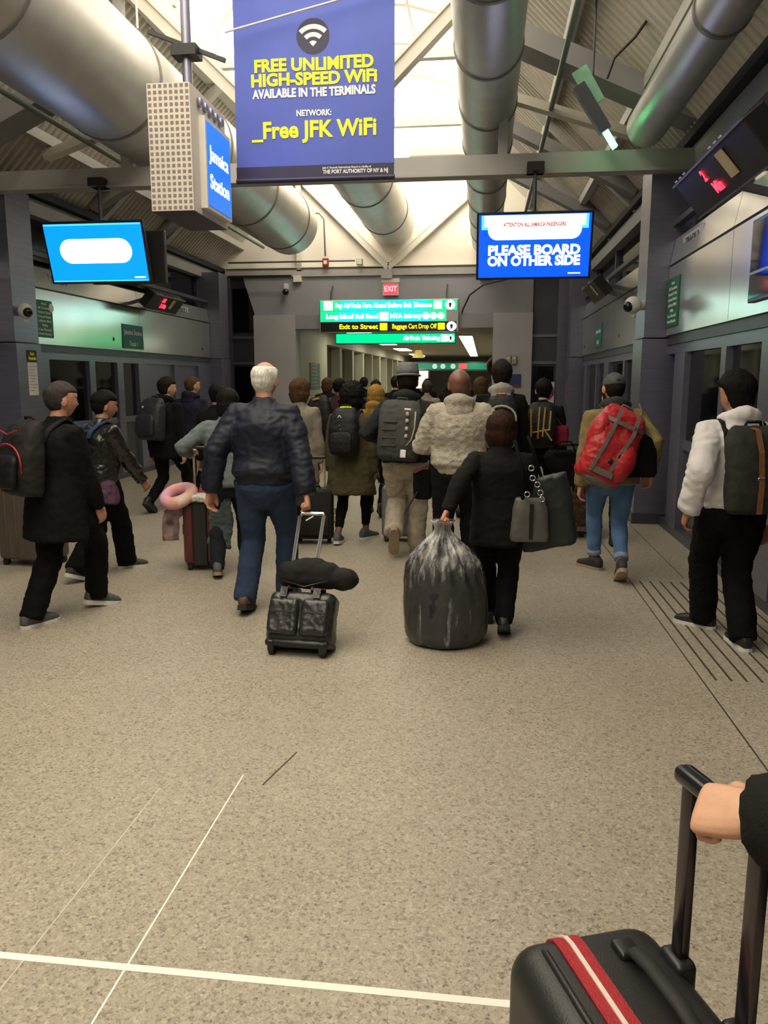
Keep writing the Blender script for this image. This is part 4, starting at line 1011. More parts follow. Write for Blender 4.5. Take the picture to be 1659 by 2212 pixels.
# ---- luggage
def suitcase(label, loc, rz, w, d, h, m, trim=None, ribs=0, handle=0, tilt=0, hmat=None, group='rolling suitcases', soft=False, wheel4=True, r=.04, name='suitcase'):
    """w across local X, d along local Y, h up; telescopic handle on the local +Y side"""
    t = empty(name, loc, rz); tag(t, label, 'suitcase', group)
    if tilt: t.rotation_euler = (R(tilt), 0, rz)
    hm = hmat or CHROME; z0 = .055
    me = MB().rbox(-w / 2, w / 2, -d / 2, d / 2, z0, h, r, 4).mesh('shell')
    b = obj('shell', me, m, t, sharp=60)
    MB().rbox(-w / 2 - .004, w / 2 + .004, -.008, .008, z0 - .004, h + .004, .004, 1).build('zip_seam', trim or BLACK, t)
    for i in range(ribs):
        x = -w / 2 + w * (i + 1) / (ribs + 1)
        for sy in (-1, 1): MB().rbox(x - .012, x + .012, sy * d / 2 - .006, sy * d / 2 + .006, z0 + .06, h - .06, .005, 2).build('rib', m, t, sharp=50)
    wx, wy = w / 2 - .05, d / 2 - .045
    for sx in (-1, 1):
        for sy in ((-1, 1) if wheel4 else (1,)):
            wh = MB().tube([(sx * wx - .018, sy * wy, .03), (sx * wx + .018, sy * wy, .03)], .03, 16).build('wheel', RUBBER, t, sharp=40)
            MB().rbox(sx * wx - .026, sx * wx + .026, sy * wy - .022, sy * wy + .022, .03, z0 + .02, .006, 1).build('fork', BLACK, wh)
    MB().tube([(-.07, -.0, h), (-.06, 0, h + .028), (.06, 0, h + .028), (.07, 0, h)], .010, 8).build('top_handle', BLACK, t, smooth=True)
    sd = MB().tube([(-w / 2, 0, h * .45), (-w / 2 - .026, 0, h * .48), (-w / 2 - .026, 0, h * .62), (-w / 2, 0, h * .65)], .009, 8); sd.build('side_handle', BLACK, t, smooth=True)
    if handle:
        hx = min(w * .3, .11)
        for sx in (-1, 1): MB().box(sx * hx - .009, sx * hx + .009, d / 2 - .035, d / 2 - .017, h - .02, h + handle).build('handle_tube', hm, t)
        MB().rbox(-hx - .02, hx + .02, d / 2 - .043, d / 2 - .009, h + handle - .012, h + handle + .02, .010, 2).build('handle_grip', BLACK, t, sharp=50)
    return t
# ---- clothes materials
NAVYJ = fabric('navy_nylon', (.007, .010, .024), .6, .15, 10, .15, 150, .4); JEAN_D = fabric('dark_denim', (.026, .042, .085), .9, .22, 9, .3, 300); JEAN_L = fabric('blue_denim', (.10, .19, .36), .9, .22, 9, .3, 300)
OLIVE = fabric('olive_cloth', (.062, .056, .026), .9); BEIGE = fabric('beige_cotton', (.40, .345, .27), .9); SHERPA = fabric('grey_sherpa_fleece', (.46, .42, .345), .95, .2, 26, 1.0, 90, .1)
TAN = fabric('tan_cotton', (.24, .19, .085), .85); GREYH = fabric('charcoal_cotton', (.045, .045, .047), .9); WHITEH = fabric('white_cotton', (.78, .75, .77), .9, .06, 10, .3, 180); BLK = MATS['black_cloth']; BLK2 = fabric('black_wool', (.009, .009, .009), .9, spec=.12)
LEATH = mat('black_leather', (.013, .012, .011), .26, 0, .3, 12, .35, 40, .7); PURP = mat('purple_plaid', (.11, .06, .10), .85, 0, .5, 30, .2, 200, .2)
DENG = fabric('grey_denim', (.13, .155, .165), .9); MAROON = fabric('maroon_cotton', (.045, .012, .02), .9); GREYC = fabric('taupe_coat', (.25, .215, .17), .9); MUST = fabric('mustard_knit', (.34, .19, .045), .95, .25, 20, .8, 80); HATG = fabric('grey_felt', (.20, .20, .21), .95, .15, 20, .5, 120)
DK = fabric('dark_slate_cloth', (.018, .019, .021), .85); BRN = fabric('brown_fur', (.06, .035, .02), .95, .5, 30, 1, 60)
SHOE_G = mat('grey_mesh_shoe', (.09, .09, .095), .7, 0, .3, 60); SHOE_T = mat('tan_suede_shoe', (.36, .28, .19), .8, 0, .2, 30); SHOE_O = mat('olive_canvas_shoe', (.06, .055, .035), .8); SHOE_B = mat('brown_leather_shoe', (.09, .045, .025), .5); WS = MATS['white_sole']; BS = MATS['black_sole']; GUM = mat('tan_sole', (.35, .26, .17), .7)
PACKB = fabric('black_pack_nylon', (.008, .008, .009), .6, .2, 14, .3, 120, .3); PACKG = fabric('grey_pack_canvas', (.062, .062, .058), .85); PACKD = fabric('charcoal_pack_nylon', (.018, .017, .019), .7); REDN = fabric('red_pack_nylon', (.46, .018, .022), .45, .15, 8, .3, 60, .5); REDT = mat('red_piping', (.45, .03, .03), .6); GREYW = mat('grey_webbing', (.16, .145, .13), .8, 0, .2, 40); ORNG = mat('tan_leather_strap', (.20, .085, .028), .55, 0, .2, 30); GOLD = mat('yellow_cord', (.42, .26, .05), .7, 0, .2, 40); NEON = glow('neon_tab', (.85, .95, .02), .45)
# ---- the walkers
P1 = person('person in a long black coat at far left wearing a backpack with red piping', (-2.92, 5.02), 1.70, -26, ((-3.0, 4.80, 0, -6), (-2.80, 5.32, 12, -6)), hands=(None, (-2.66, 5.22, .66)), lean=5, head=(-18, 4), sk=SK_P, hair=('thin', H_GR),
    top=dict(mat=BLK2, bulk=.045, hem=-.30, flare=.015, amp=.008, name='coat'), low=dict(mat=BLK, bulk=.026, flare=.008), shoe=(SHOE_G, WS), w=1.08)
def ex1(r, w, h, d):
    MB().ell((0, -d * 1.36, h * .40), (.035, .006, .016), 12, 6).build('emblem', REDT, r, smooth=True)
    MB().tube([(-.10, -d * .95, h * .86), (0, -d * .97, h * .80), (.10, -d * .95, h * .86)], .004, 6).build('top_piping', REDT, r)
backpack(P1, 'dark backpack with red piping and a small red emblem on the walker at far left', .36, .50, .20, .02, PACKD, PACKD, (.26, .22, .05, .07, PACKB), REDT, extra=ex1)
P2 = person('person in a shiny black leather jacket over a purple plaid shirt at left', (-3.20, 6.25), 1.62, -32, ((-3.30, 5.95, 22, 0), (-3.12, 6.50, 0, -20)), hands=(None, (-2.88, 6.55, .66)), lean=7, head=(-20, 8), sk=SK_M, hair=('short', H_BLK),
    top=dict(mat=LEATH, bulk=.036, hem=-.01, amp=.011, f1=9, f2=22, st=(1, 1, 2.2)), low=dict(mat=BLK, bulk=.03, flare=.015), shoe=(SHOE_O, WS), w=1.08)
# plaid shirt tail below the leather jacket
m = MB(); m.loft([[P2.TM @ V((q.x * P2.ts * 1.08, q.y * P2.ts, z * P2.ts)) for q in ring(0, -.01, 0, rx, ry, 26, 2.25)] for z, rx, ry in ((-.19, .225, .175), (-.1, .22, .17), (.05, .19, .145))]); me = remesh(m, .014, 2); wrinkle(me, .007, 7, 16, 4); obj('shirt', me, PURP, P2.root, True)
def ex2(r, w, h, d): MB().rbox(-w * .3, w * .3, -d * 1.02, -d * .9, .06, .08, .004, 1).build('zip', CHROME, r)
backpack(P2, 'small blue backpack on the person in the leather jacket', .28, .40, .13, .06, fabric('blue_pack_cloth', (.03, .06, .14), .7), extra=ex2, x=-.09, gap=.01)
P3 = person('person in a black coat with a large backpack walking by the left windows', (-4.02, 9.5), 1.76, -16, ((-4.10, 9.25, 38, 0), (-3.80, 9.85, 0, 0)), lean=4, head=(-35, 2), sk=SK_L, hair=('short', H_DK), top=dict(mat=BLK2, bulk=.04, hem=-.18, hood=.9), low=dict(mat=BLK), detail=2)
def ex3(r, w, h, d):
    for x, z in ((-.04, .40), (.06, .30), (.02, .16), (-.06, .25)): MB().ell((x, -d * .98, z), (.014, .006, .014), 8, 6).build('badge', WHITEP, r, smooth=True)
backpack(P3, 'bulky black backpack with small badges on the walker by the left windows', .36, .52, .22, .04, mat('blueblack_pack', (.016, .017, .024), .6), pocket=(.27, .25, .06, .06, None), extra=ex3)
P4 = person('person in a navy hooded jacket by the left doors seen from behind', (-3.97, 10.45), 1.72, -8, None, lean=3, head=(-32, 0), sk=SK_L, hair=('crop', H_BR), top=dict(mat=fabric('navy_cotton', (.018, .017, .036), .85), bulk=.035, hem=-.12, hood=1), low=dict(mat=BLK), detail=2)
P5 = person('person in a grey denim jacket pushing the maroon suitcase', (-2.14, 6.42), 1.60, 12, ((-2.20, 6.25, 14, 0), (-2.02, 6.50, 0, 0)), hands=((-2.50, 6.56, 1.03), None), grip=(1, 0), lean=9, head=(4, 10), sk=SK_L, hair=('long', H_BLK), top=dict(mat=DENG, bulk=.04, hem=-.10), low=dict(mat=fabric('blueblack_trousers', (.012, .014, .022), .9), bulk=.02), shoe=(SHOE_G, GUM), w=1.05)
P6 = person('person in a navy bomber jacket and jeans pulling the black wheeled bag', (-1.54, 5.42), 1.81, -3, ((-1.66, 5.28, 16, 0), (-1.44, 5.62, 0, 0)), hands=((-1.92, 5.36, .80), (-1.168, 5.215, .755)), grip=(0, 1), lean=4, head=(-6, 4), sk=SK_P, hair=('fringe', H_WH),
    top=dict(mat=NAVYJ, bulk=.042, hem=-.03, band=True, amp=.012, sleeve=.012), low=dict(mat=JEAN_D, bulk=.022, flare=.012, amp=.006), shoe=(SHOE_B, BS), w=1.06, elbow=((-.8, -1, 0), (.9, -.6, 0)))
P7 = person('person in a taupe coat just right of the navy bomber jacket', (-1.98, 8.40), 1.68, -4, None, lean=3, head=(-22, 0), sk=SK_L, hair=('bob', H_BR), top=dict(mat=GREYC, bulk=.035, hem=-.35, flare=.02, name='coat'), low=dict(mat=BLK), detail=2)
P8 = person('person in a maroon top near the portal left side', (-2.05, 11.1), 1.70, -10, None, lean=4, head=(-20, 0), sk=SK_D, hair=('crop', H_BLK), top=dict(mat=MAROON, bulk=.03, hem=-.08), low=dict(mat=BLK), detail=3)
backpack(P8, 'black backpack with a yellow tab slung on the person in maroon', .36, .48, .2, .05, PACKB, x=-.14, roll=-12, straps=(-.10,), extra=lambda r, w, h, d: MB().rbox(-.05, .05, -d * .8, -d * .6, h * .88, h * .94, .006, 1).build('yellow_tab', GOLD, r))
P9 = person('person in a long olive coat and black leggings walking in the middle', (-1.32, 7.88), 1.62, -8, ((-1.44, 7.72, 8, 0), (-1.20, 8.04, 0, -22)), lean=3, head=(-4, 0), sk=SK_D, hair=('curly', H_BLK), top=dict(mat=OLIVE, bulk=.05, hem=-.36, flare=.04, amp=.012, f1=5, f2=10, name='coat'), low=dict(mat=BLK, bulk=.004, cuff=.16), shoe=(SHOE_G, WS), w=1.05)
def ex9(r, w, h, d):
    MB().rbox(-.06, .06, -.05, -.02, h * .97, h * 1.02, .008, 1).build('neon_handle', NEON, r)
    MB().tube([(-.015 + .015 * math.cos(R(a)), -d * 1.0, h * .78 + .02 * math.sin(R(a))) for a in range(0, 181, 20)], .004, 6).build('curved_logo', WHITE, r)
    for i, z in enumerate((.60, .52, .45, .38)): MB().rbox(-.02 + .008 * i, -.008 + .008 * i, -d * 1.02, -d * .98, h * z, h * z + .02, .003, 1).build('side_logo', GREYW, r)
backpack(P9, 'black backpack with a bright yellow top tab on the walker in the olive coat', .30, .47, .19, .07, PACKB, extra=ex9, pocket=(.23, .2, .03, .04, None))
P10 = person('person in a mustard knit hat and scarf half hidden in the crowd', (-1.30, 9.5), 1.60, -5, None, lean=3, sk=SK_M, hair=('bob', MUST), top=dict(mat=MUST, bulk=.035, hem=-.1, hood=1.15), low=dict(mat=BLK), detail=2)
P11 = person('person in a grey brimmed hat and beige trousers lifting one sole', (-.70, 7.32), 1.79, -3, ((-.80, 7.12, 62, 4), (-.62, 7.46, 0, -4)), hands=((-.98, 7.55, 1.10), None), lean=5, head=(10, 4), sk=SK_L, hair=('short', H_DK), top=dict(mat=DK, bulk=.04, hem=-.04, hood=1), low=dict(mat=BEIGE, bulk=.030, flare=.012, amp=.010, f2=22), shoe=(SHOE_T, GUM), w=1.06)
hat = MB(); hat.lathe([(.118, .045), (.122, .05), (.098, .065), (.096, .10), (.090, .145), (.082, .158), (.05, .152), (.0, .142)], 28); hat.v = [(x * (.98 if abs(x) else 1), y * 1.18 - .004, z) for x, y, z in hat.v]
hat.xf(P11.HM).build('brimmed_hat', HATG, P11.root, smooth=True)
hb = MB(); hb.lathe([(.0985, .066), (.0995, .068), (.0985, .092), (.097, .093)], 28); hb.v = [(x, y * 1.18 - .004, z) for x, y, z in hb.v]; hb.xf(P11.HM).build('hat_band', fabric('dark_grey_band', (.11, .11, .115), .9), P11.root, smooth=True)
def ex11(r, w, h, d):
    for i, z in enumerate((.40, .34, .27, .205)): MB().rbox(.065, .095, -d * 1.05, -d * .92, z, z + .035, .01, 2).build('keychain_charm', mat('bone_charm', (.5, .45, .36), .5), r, sharp=40)
    MB().tube([(.15, -d * .95, .44), (.152, -d, .3), (.13, -d * 1.02, .19), (.09, -d, .14)], .006, 6).build('cord', mat('pale_cord', (.45, .45, .38), .7), r, smooth=True)
    MB().rbox(.04, .09, -d * 1.04, -d * .96, .03, .10, .004, 1).build('white_tag', WHITE, r)
    MB().rbox(.05, .11, -d * 1.03, -d * .95, .45, .465, .003, 1).build('buckle', WHITE, r)
    for z in (.12, .19, .26, .33): MB().rbox(-w * .36, -w * .02, -d * 1.015, -d * .95, z, z + .018, .005, 1).build('webbing_row', mat('pack_webbing', (.045, .045, .042), .8), r)
backpack(P11, 'grey canvas rucksack with webbing rows and hanging charms on the walker in the brimmed hat', .38, .54, .20, -.02, PACKG, PACKG, extra=ex11, x=-.04, roll=3, taper=.95, straps=(-.10, .10))
P12 = person('person in a pale grey fleece hoodie and black trousers in the middle', (-.20, 6.62), 1.76, 3, ((-.31, 6.5, 10, 0), (-.09, 6.8, 0, 0)), hands=((-.34, 6.95, 1.15), (.02, 6.98, 1.15)), lean=2, head=(0, -2), sk=skin('skin_bald_tan', (.30, .135, .085)), hair=('crop', mat('shaved_scalp', (.20, .09, .06), .5)), top=dict(mat=SHERPA, bulk=.050, hem=-.05, band=True, hood=1.12, amp=.015, sleeve=.014), low=dict(mat=BLK2, bulk=.03), w=1.08, elbow=((-.5, -.8, -.1), (.5, -.8, -.1)))
P13 = person('person in a black coat bending one arm back to drag the clear sack', (.13, 5.08), 1.47, 2, ((.06, 5.30, 0, 0), (.16, 4.98, 26, 0)), hands=((-.23, 4.79, .80), None), grip=(1, 0), lean=4, head=(0, 0), sk=SK_P, hair=('bob', H_RED), top=dict(mat=fabric('black_coat_cloth', (.006, .006, .006), .9), bulk=.036, hem=-.20, flare=.01, name='coat'), low=dict(mat=BLK, bulk=.024), shoe=(MATS['black_shoe'], BS), w=1.1, elbow=((-.3, -1, 0), None))
P14 = person('person in black with a pale grey hood behind the fleece hoodie', (.18, 8.3), 1.85, 0, None, lean=3, head=(6, 0), sk=SK_L, hair=('quiff', H_DK), top=dict(mat=BLK2, bulk=.045, hem=-.06, hood=1, hood_mat=fabric('pale_grey_cotton', (.36, .35, .31), .9)), low=dict(mat=BLK), detail=2)
def ex14(r, w, h, d):
    MB().tube([(w * .44 * math.sin(R(a)), -d * .97, h * .52 + h * .26 * math.cos(R(a))) for a in range(-100, 101, 20)], .011, 6).build('pale_piping', mat('pale_piping', (.42, .42, .34), .6), r, smooth=True)
    MB().rbox(-.05, .05, -.06, -.02, h * 1.0, h * 1.05, .012, 1).build('orange_tab', mat('orange_tab', (.6, .2, .05), .6), r)
    MB().ell((0, -d * 1.0, h * .62), (.012, .006, .012), 8, 6).build('stud', WHITE, r, smooth=True)
backpack(P14, 'black backpack with pale arched piping worn over the pale grey hood', .33, .50, .2, .02, PACKB, extra=ex14)
P15 = person('person in black wearing the pack strung with yellow cords', (.66, 9.05), 1.68, -6, None, lean=4, head=(16, 0), sk=SK_L, hair=('short', H_BLK), top=dict(mat=BLK2, bulk=.04, hem=-.08), low=dict(mat=BLK), detail=2)
def ex15(r, w, h, d):
    for a, b_ in (((-.11, .42), (-.10, .12)), ((-.02, .44), (-.03, .10)), ((.04, .44), (.02, .12)), ((.10, .40), (.09, .2)), ((-.12, .16), (.1, .20)), ((.02, .22), (.12, .08))): MB().tube([(a[0], -d * 1.02, a[1]), (b_[0], -d * 1.04, b_[1])], .010, 6).build('yellow_cord', GOLD, r)
backpack(P15, 'black pack laced with yellow cords left of the big red pack', .32, .50, .2, .02, PACKB, extra=ex15)
P16 = person('person in a tan jacket, grey cap and light blue jeans', (1.08, 6.72), 1.76, 4, ((1.00, 6.97, 0, 26), (1.15, 6.48, 34, 0)), hands=(None, (1.36, 6.66, .84)), lean=4, head=(6, 12), sk=SK_P, hair=('crop', H_DK), top=dict(mat=TAN, bulk=.042, hem=-.10, hood=1, hood_mat=GREYH, amp=.008), low=dict(mat=JEAN_L, bulk=.010, cuff=.12, amp=.006), shoe=(mat('charcoal_boot', (.03, .03, .035), .7), GUM), w=1.06)
for (hp, kn, an, pt, yw, sg) in P16.legs:
    d_ = (an - kn).normalized(); q = an - d_ * .075
    MB().tube([q - d_ * .025, q - d_ * .02, q + d_ * .02, q + d_ * .025], [.050, .060, .060, .052], 18).build('rolled_cuff', fabric('pale_denim', (.24, .30, .38), .9), P16.root, smooth=True)
    MB().tube([an - d_ * .07, an], [.044, .046], 14).build('sock', mat('tan_sock', (.16, .11, .08), .9), P16.root, smooth=True)
vs, fs = sphere_dirs(36, 26); cm = []
for d_ in vs:
    p = head_pt(d_); mk = smooth(.02, .16, d_.z - .10 * d_.y); cm.append(P16.HM @ (p * ((p.length + .007 * mk - .015 * (1 - mk)) / p.length)))
CAP = fabric('grey_cap_cotton', (.09, .105, .10), .9)
MB().add(cm, fs).build('cap', CAP, P16.root, smooth=True)
MB().ell((0, .115, .045), (.07, .075, .008), 18, 8, Matrix.Rotation(R(-14), 3, 'X')).xf(P16.HM).build('cap_brim', CAP, P16.root, smooth=True)
MB().ell((0, -.094, .035), (.032, .02, .020), 14, 8).xf(P16.HM).build('cap_opening', mat('dark_hair_gap', (.012, .01, .01), .7), P16.root, smooth=True)
def ex16(r, w, h, d):
    for x0, x1 in ((-.07, -.10), (.08, .04)): band([(x0, -d * .82, h * .95), (x0 * 1.1, -d * 1.01, h * .7), ((x0 + x1) / 2, -d * 1.045, h * .42), (x1, -d * 1.0, h * .1)], .028, .008, (1, 0, 0)).build('compression_strap', GREYW, r)
    band([(-w * .46, -d * .6, h * .80), (-w * .2, -d * .98, h * .78), (w * .2, -d * .98, h * .78), (w * .46, -d * .6, h * .80)], .03, .008, (0, 0, 1)).build('lid_strap', GREYW, r)
    band([(-w * .5, -d * .5, h * .16), (-w * .2, -d * 1.0, h * .13), (w * .2, -d * 1.0, h * .13), (w * .5, -d * .5, h * .16)], .05, .008, (0, 0, 1)).build('base_strap', GREYW, r)
    me = remesh(MB().ell((w * .30, -d * .75, h * .34), (.10, .10, .17), 16, 10), .012, 2); wrinkle(me, .006, 8, 18, 3); obj('side_pocket', me, REDN, r, True)
    me = remesh(MB().ell((-w * .38, -d * .5, h * .62), (.08, .10, .15), 16, 10), .012, 2); wrinkle(me, .006, 8, 18, 6); obj('side_pocket', me, REDN, r, True)
    me = remesh(MB().ell((w * .05, -d * .55, h * .04), (.15, .09, .06), 16, 10), .012, 2); obj('base_panel', me, GREYW, r, True)
    for k in (0, 1): MB().rbox(w * .12 - k * .05, w * .12 + .03 - k * .05, -d * 1.06, -d * 1.0, h * (.36 - .1 * k), h * (.36 - .1 * k) + .04, .006, 1).build('buckle', BLACK, r, sharp=40)
backpack(P16, 'large red hiking pack with grey straps hung crooked on the tan jacket', .38, .62, .27, -.06, REDN, GREYW, extra=ex16, x=-.20, roll=24, straps=(-.09,), strap_w=.06, amp=.012, taper=.9)
sb_ = empty('shoulder_bag', M=P16.W @ P16.TM @ Matrix.Translation((.13, -.20, -.03))); tag(sb_, 'black shoulder bag beside the red hiking pack', 'bag')
me = remesh(MB().loft([[V((q.x, q.y - .05, z)) for q in ring(0, 0, 0, rx, .05, 24, 4)] for z, rx in ((0, .15), (.03, .165), (.2, .155), (.31, .11), (.34, .06))]), .012, 2); wrinkle(me, .005, 8, 16, 1); obj('bag_body', me, BLK, sb_, True)
pts = [P16.TM @ V((.13, -.20, .28)), P16.TM @ V((.17, -.185, .40)), P16.TM @ V((.19, -.14, .50)), P16.TM @ V((.20, -.02, .56))]
Li = (P16.TM @ Matrix.Translation((.13, -.20, -.03))).inverted(); MB().tube([Li @ p for p in pts], .008, 8).build('strap', GREYW, sb_, smooth=True)
P17 = person('person in a white hoodie and black trousers at the right edge', (1.56, 4.92), 1.74, 8, ((1.50, 5.35, 0, 34), (1.63, 4.94, 0, 6)), hands=((1.26, 5.02, .80), None), lean=3, head=(22, 2), sk=SK_M, hair=('quiff', H_BLK), top=dict(mat=WHITEH, bulk=.040, hem=-.02, band=True, hood=1.15, amp=.016, f1=5, f2=11, sleeve=.010), low=dict(mat=BLK, bulk=.032, flare=.01), shoe=(MATS['black_shoe'], WS), w=1.02)
def ex17(r, w, h, d):
    for x in (-.02, .13): band([(x - .01, -.04, h * .99), (x, -d * .7, h * .95), (x, -d * 1.0, h * .7), (x + .005, -d * 1.05, h * .35), (x, -d * 1.02, h * .02)], .030, .007, (1, 0, 0)).build('leather_strap', ORNG, r)
    for x in (-.02, .13): MB().rbox(x - .022, x + .022, -d * 1.09, -d * 1.03, h * .40, h * .43, .004, 1).build('buckle', CHROME, r)
    MB().rbox(.10, .14, -d * 1.05, -d * .98, .02, .05, .003, 1).build('white_label', WHITE, r)
backpack(P17, 'charcoal backpack with two tan leather straps on the white hoodie', .34, .52, .20, -.02, fabric('olive_black_pack', (.030, .031, .026), .8), PACKB, extra=ex17, x=.0, straps=(-.11, .11), strap_w=.06, taper=.95)
# the owner of the foreground suitcase, mostly out of the picture
P18 = person('person in a black coat gripping the red strapped suitcase, only hand and sleeve in view', (.87, 1.10), 1.70, 0, ((.77, 1.24, 0, 0), (.97, .92, 20, 0)), hands=((.362, 1.145, 1.03), None), grip=(1, 0), hand_kind='grip_fine', lean=2, sk=skin('skin_hand_warm', (.66, .37, .24)), hair=('short', H_DK), top=dict(mat=fabric('black_puffy_cloth', (.012, .011, .010), .9), bulk=.045, hem=-.15, sleeve=.012, amp=.007), low=dict(mat=BLK), elbow=((.6, -1, -.1), None), thumb=((-.35, .94, .1), None))
# another walker ahead of the man in tan, black boots
P19 = person('walker in black boots mostly hidden ahead of the tan jacket', (1.28, 8.15), 1.62, 0, ((1.2, 8.3, 0, 0), (1.33, 8.0, 10, 0)), lean=3, hair=('short', H_DK), top=dict(mat=fabric('deep_navy_wool', (.014, .016, .028), .9), bulk=.04, hem=-.2), low=dict(mat=BLK, bulk=.006), detail=2)
# ---- the farther crowd through the portal
crowd = [((-3.02, 8.7), 1.62, 'short', H_BLK, BLK2, SK_M, 'person in black half hidden left of the navy bomber jacket', 40), ((-1.75, 12.8), 1.68, 'crop', H_BLK, DK, SK_D, 'person in dark slate between the maroon top and the olive coat', 0), ((-1.62, 14.6), 1.74, 'short', H_DK, BLK2, SK_L, 'person in black in the distance just left of the brimmed hat', 0),
    ((-1.05, 11.2), 1.70, 'short', H_DK, DK, SK_L, 'person in dark slate close behind the brimmed hat', 0), ((-.36, 9.6), 1.66, 'bob', H_DK, BLK2, SK_L, 'person in black between the brimmed hat and the fleece hoodie', 0), ((-.05, 12.4), 1.70, 'bob', H_BR, GREYC, SK_L, 'person in taupe right behind the fleece hoodie', 0),
    ((-.62, 15.5), 1.72, 'short', H_BLK, BLK2, SK_M, 'distant person in black under the green sign', 0), ((.02, 16.4), 1.70, 'thin', H_GR, DK, SK_P, 'distant person in slate left of the pale grey hood', 0), ((-2.7, 17.8), 1.72, 'short', H_DK, BLK2, SK_L, 'distant person entering the portal at its left', 0), ((-1.9, 21.0), 1.74, 'short', H_BLK, DK, SK_L, 'distant person inside the corridor left of centre', 0),
    ((-.9, 22.5), 1.70, 'crop', H_BR, MAROON, SK_L, 'distant person in dark red inside the corridor', 0), ((-1.35, 19.0), 1.68, 'bob', H_BLK, BLK2, SK_M, 'distant person in black at the middle of the portal', 0),
    ((-.1, 20.4), 1.72, 'short', H_DK, DK, SK_L, 'distant person in slate inside the portal at its right', 0), ((-2.35, 23.5), 1.75, 'short', H_BLK, BLK2, SK_M, 'farthest person in black down the corridor left of centre', 0), ((-3.1, 15.6), 1.70, 'bob', H_BR, BLK2, SK_L, 'person in black left of the maroon top near the portal', 0), ((-.95, 13.4), 1.66, 'short', H_GR, GREYC, SK_P, 'person in taupe farther off behind the brimmed hat', 0)]
for (lc, H_, st, hm_, jm, sk_, lab, hy) in crowd:
    person(lab, lc, H_, random.uniform(-8, 8), None, lean=3, head=(hy - 20 if hy else random.uniform(-20, 20), 0), sk=sk_, hair=(st, hm_), top=dict(mat=jm, bulk=.04, hem=-.1), low=dict(mat=BLK), detail=3, group='crowd walking towards the portal')
# ================================================================== LUGGAGE
# clear sack
FILM = film_mat()
sack = empty('plastic_sack', (-.215, 4.86, 0)); tag(sack, 'big clear plastic sack full of dark bedding dragged along the floor', 'bag')
prof = [(0, .20), (.012, .235), (.06, .262), (.16, .268), (.28, .266), (.40, .255), (.50, .225), (.58, .175), (.645, .115), (.70, .065), (.735, .042), (.765, .050), (.79, .07)]
def sack_rings(k, zk, zmax, pleat, seed):
    rings = []
    N = 84; M_ = 46
    for i in range(M_ + 1):
        z = zmax * i / M_; r = prof[-1][1]
        for (za, ra), (zb, rb) in zip(prof, prof[1:]):
            if za <= z <= zb: r = lerp(ra, rb, (z - za) / (zb - za)); break
        rg = []; up = smooth(.30, .68, z)
        for j in range(N):
            a = 2 * PI * j / N; p = V((math.cos(a), math.sin(a), z))
            n1 = noise.noise(V((p.x * 1.6, p.y * 1.6, z * 3)) + V((seed, 0, 0))); n2 = noise.noise(V((p.x * 5, p.y * 5, z * 1.5)) + V((0, seed, 0)))
            fold = math.sin(a * 17 + 3 * n1) * up * pleat + n2 * .03 * (1 - up * .5)
            rr = r * k * (1 + .05 * n1 + fold) * ((1 - .75 * smooth(.46, .62, z)) if k < 1 else 1)
            rg.append(V((p.x * rr + up * -.02, p.y * rr * .9 + up * -.045, z * zk + (.01 if k < 1 else 0))))
        rings.append(rg)
    return rings
mi_ = MB().loft(sack_rings(.93, .97, .62, .02, 3)); me = mi_.mesh('bedding'); wrinkle(me, .014, 5, 10, 2); obj('bedding', me, fabric('dark_grey_bedding', (.030, .030, .034), .8, .3, 5), sack, True)
me = MB().loft(sack_rings(1, 1, .79, .16, 1)).mesh('film'); wrinkle(me, .004, 14, 30, 5)
at = me.attributes.new('layers', 'FLOAT', 'POINT')
for i, v in enumerate(me.vertices): at.data[i].value = .10 + 1.05 * smooth(.36, .66, v.co.z) + .10 * smooth(.1, .0, v.co.z)
obj('plastic_film', me, FILM, sack, True)
# the black wheeled duffel of the white haired man
LB_ = mat('black_leather_bag', (.022, .021, .020), .34, 0, .3, 9, .3, 30, .6)
wb = empty('wheeled_bag', (-1.09, 4.42, 0), R(-4)); tag(wb, 'black leather wheeled duffel bag pulled behind the blue jeans', 'bag')
WBM = Matrix.Rotation(R(-24), 4, 'X')
def wpart(mb, nm, m_, par=None, **k): return mb.xf(WBM).build(nm, m_, par or wb, **k)
mm = MB().rbox(-.205, .205, -.02, .18, .08, .40, .05, 4); me = remesh(mm, .010, 3); wrinkle(me, .007, 7, 16, 4); me.transform(WBM); obj('bag_body', me, LB_, wb, True)
for x0, x1 in ((-.19, -.005), (.015, .185)):
    mm = MB().rbox(x0, x1, -.055, .01, .13, .35, .025, 3); me = remesh(mm, .008, 2); wrinkle(me, .006, 9, 20, 7 + x0 * 9); me.transform(WBM); po = obj('front_pocket', me, LB_, wb, True)
    MB().box(x0 + .02, x1 - .02, -.062, -.050, .265, .275).xf(WBM).build('pocket_zip', BLACK, po)
wpart(MB().rbox(-.20, .20, -.03, .19, .06, .11, .02, 2), 'base_tray', BLACK, sharp=50)
for x in (-.11, .10): wpart(band([(x, -.03, .36), (x, -.02, .42), (x + .01, .06, .43), (x, .1, .40)], .045, .012, (1, 0, 0)), 'carry_handle', LB_)
for sx in (-.16, .16):
    MB().tube([(sx - .015, .04, .033), (sx + .015, .04, .033)], .033, 16).build('wheel', RUBBER, wb, sharp=40)
    MB().rbox(sx - .02, sx + .02, .0, .07, .03, .1, .006, 1).build('wheel_fork', BLACK, wb)
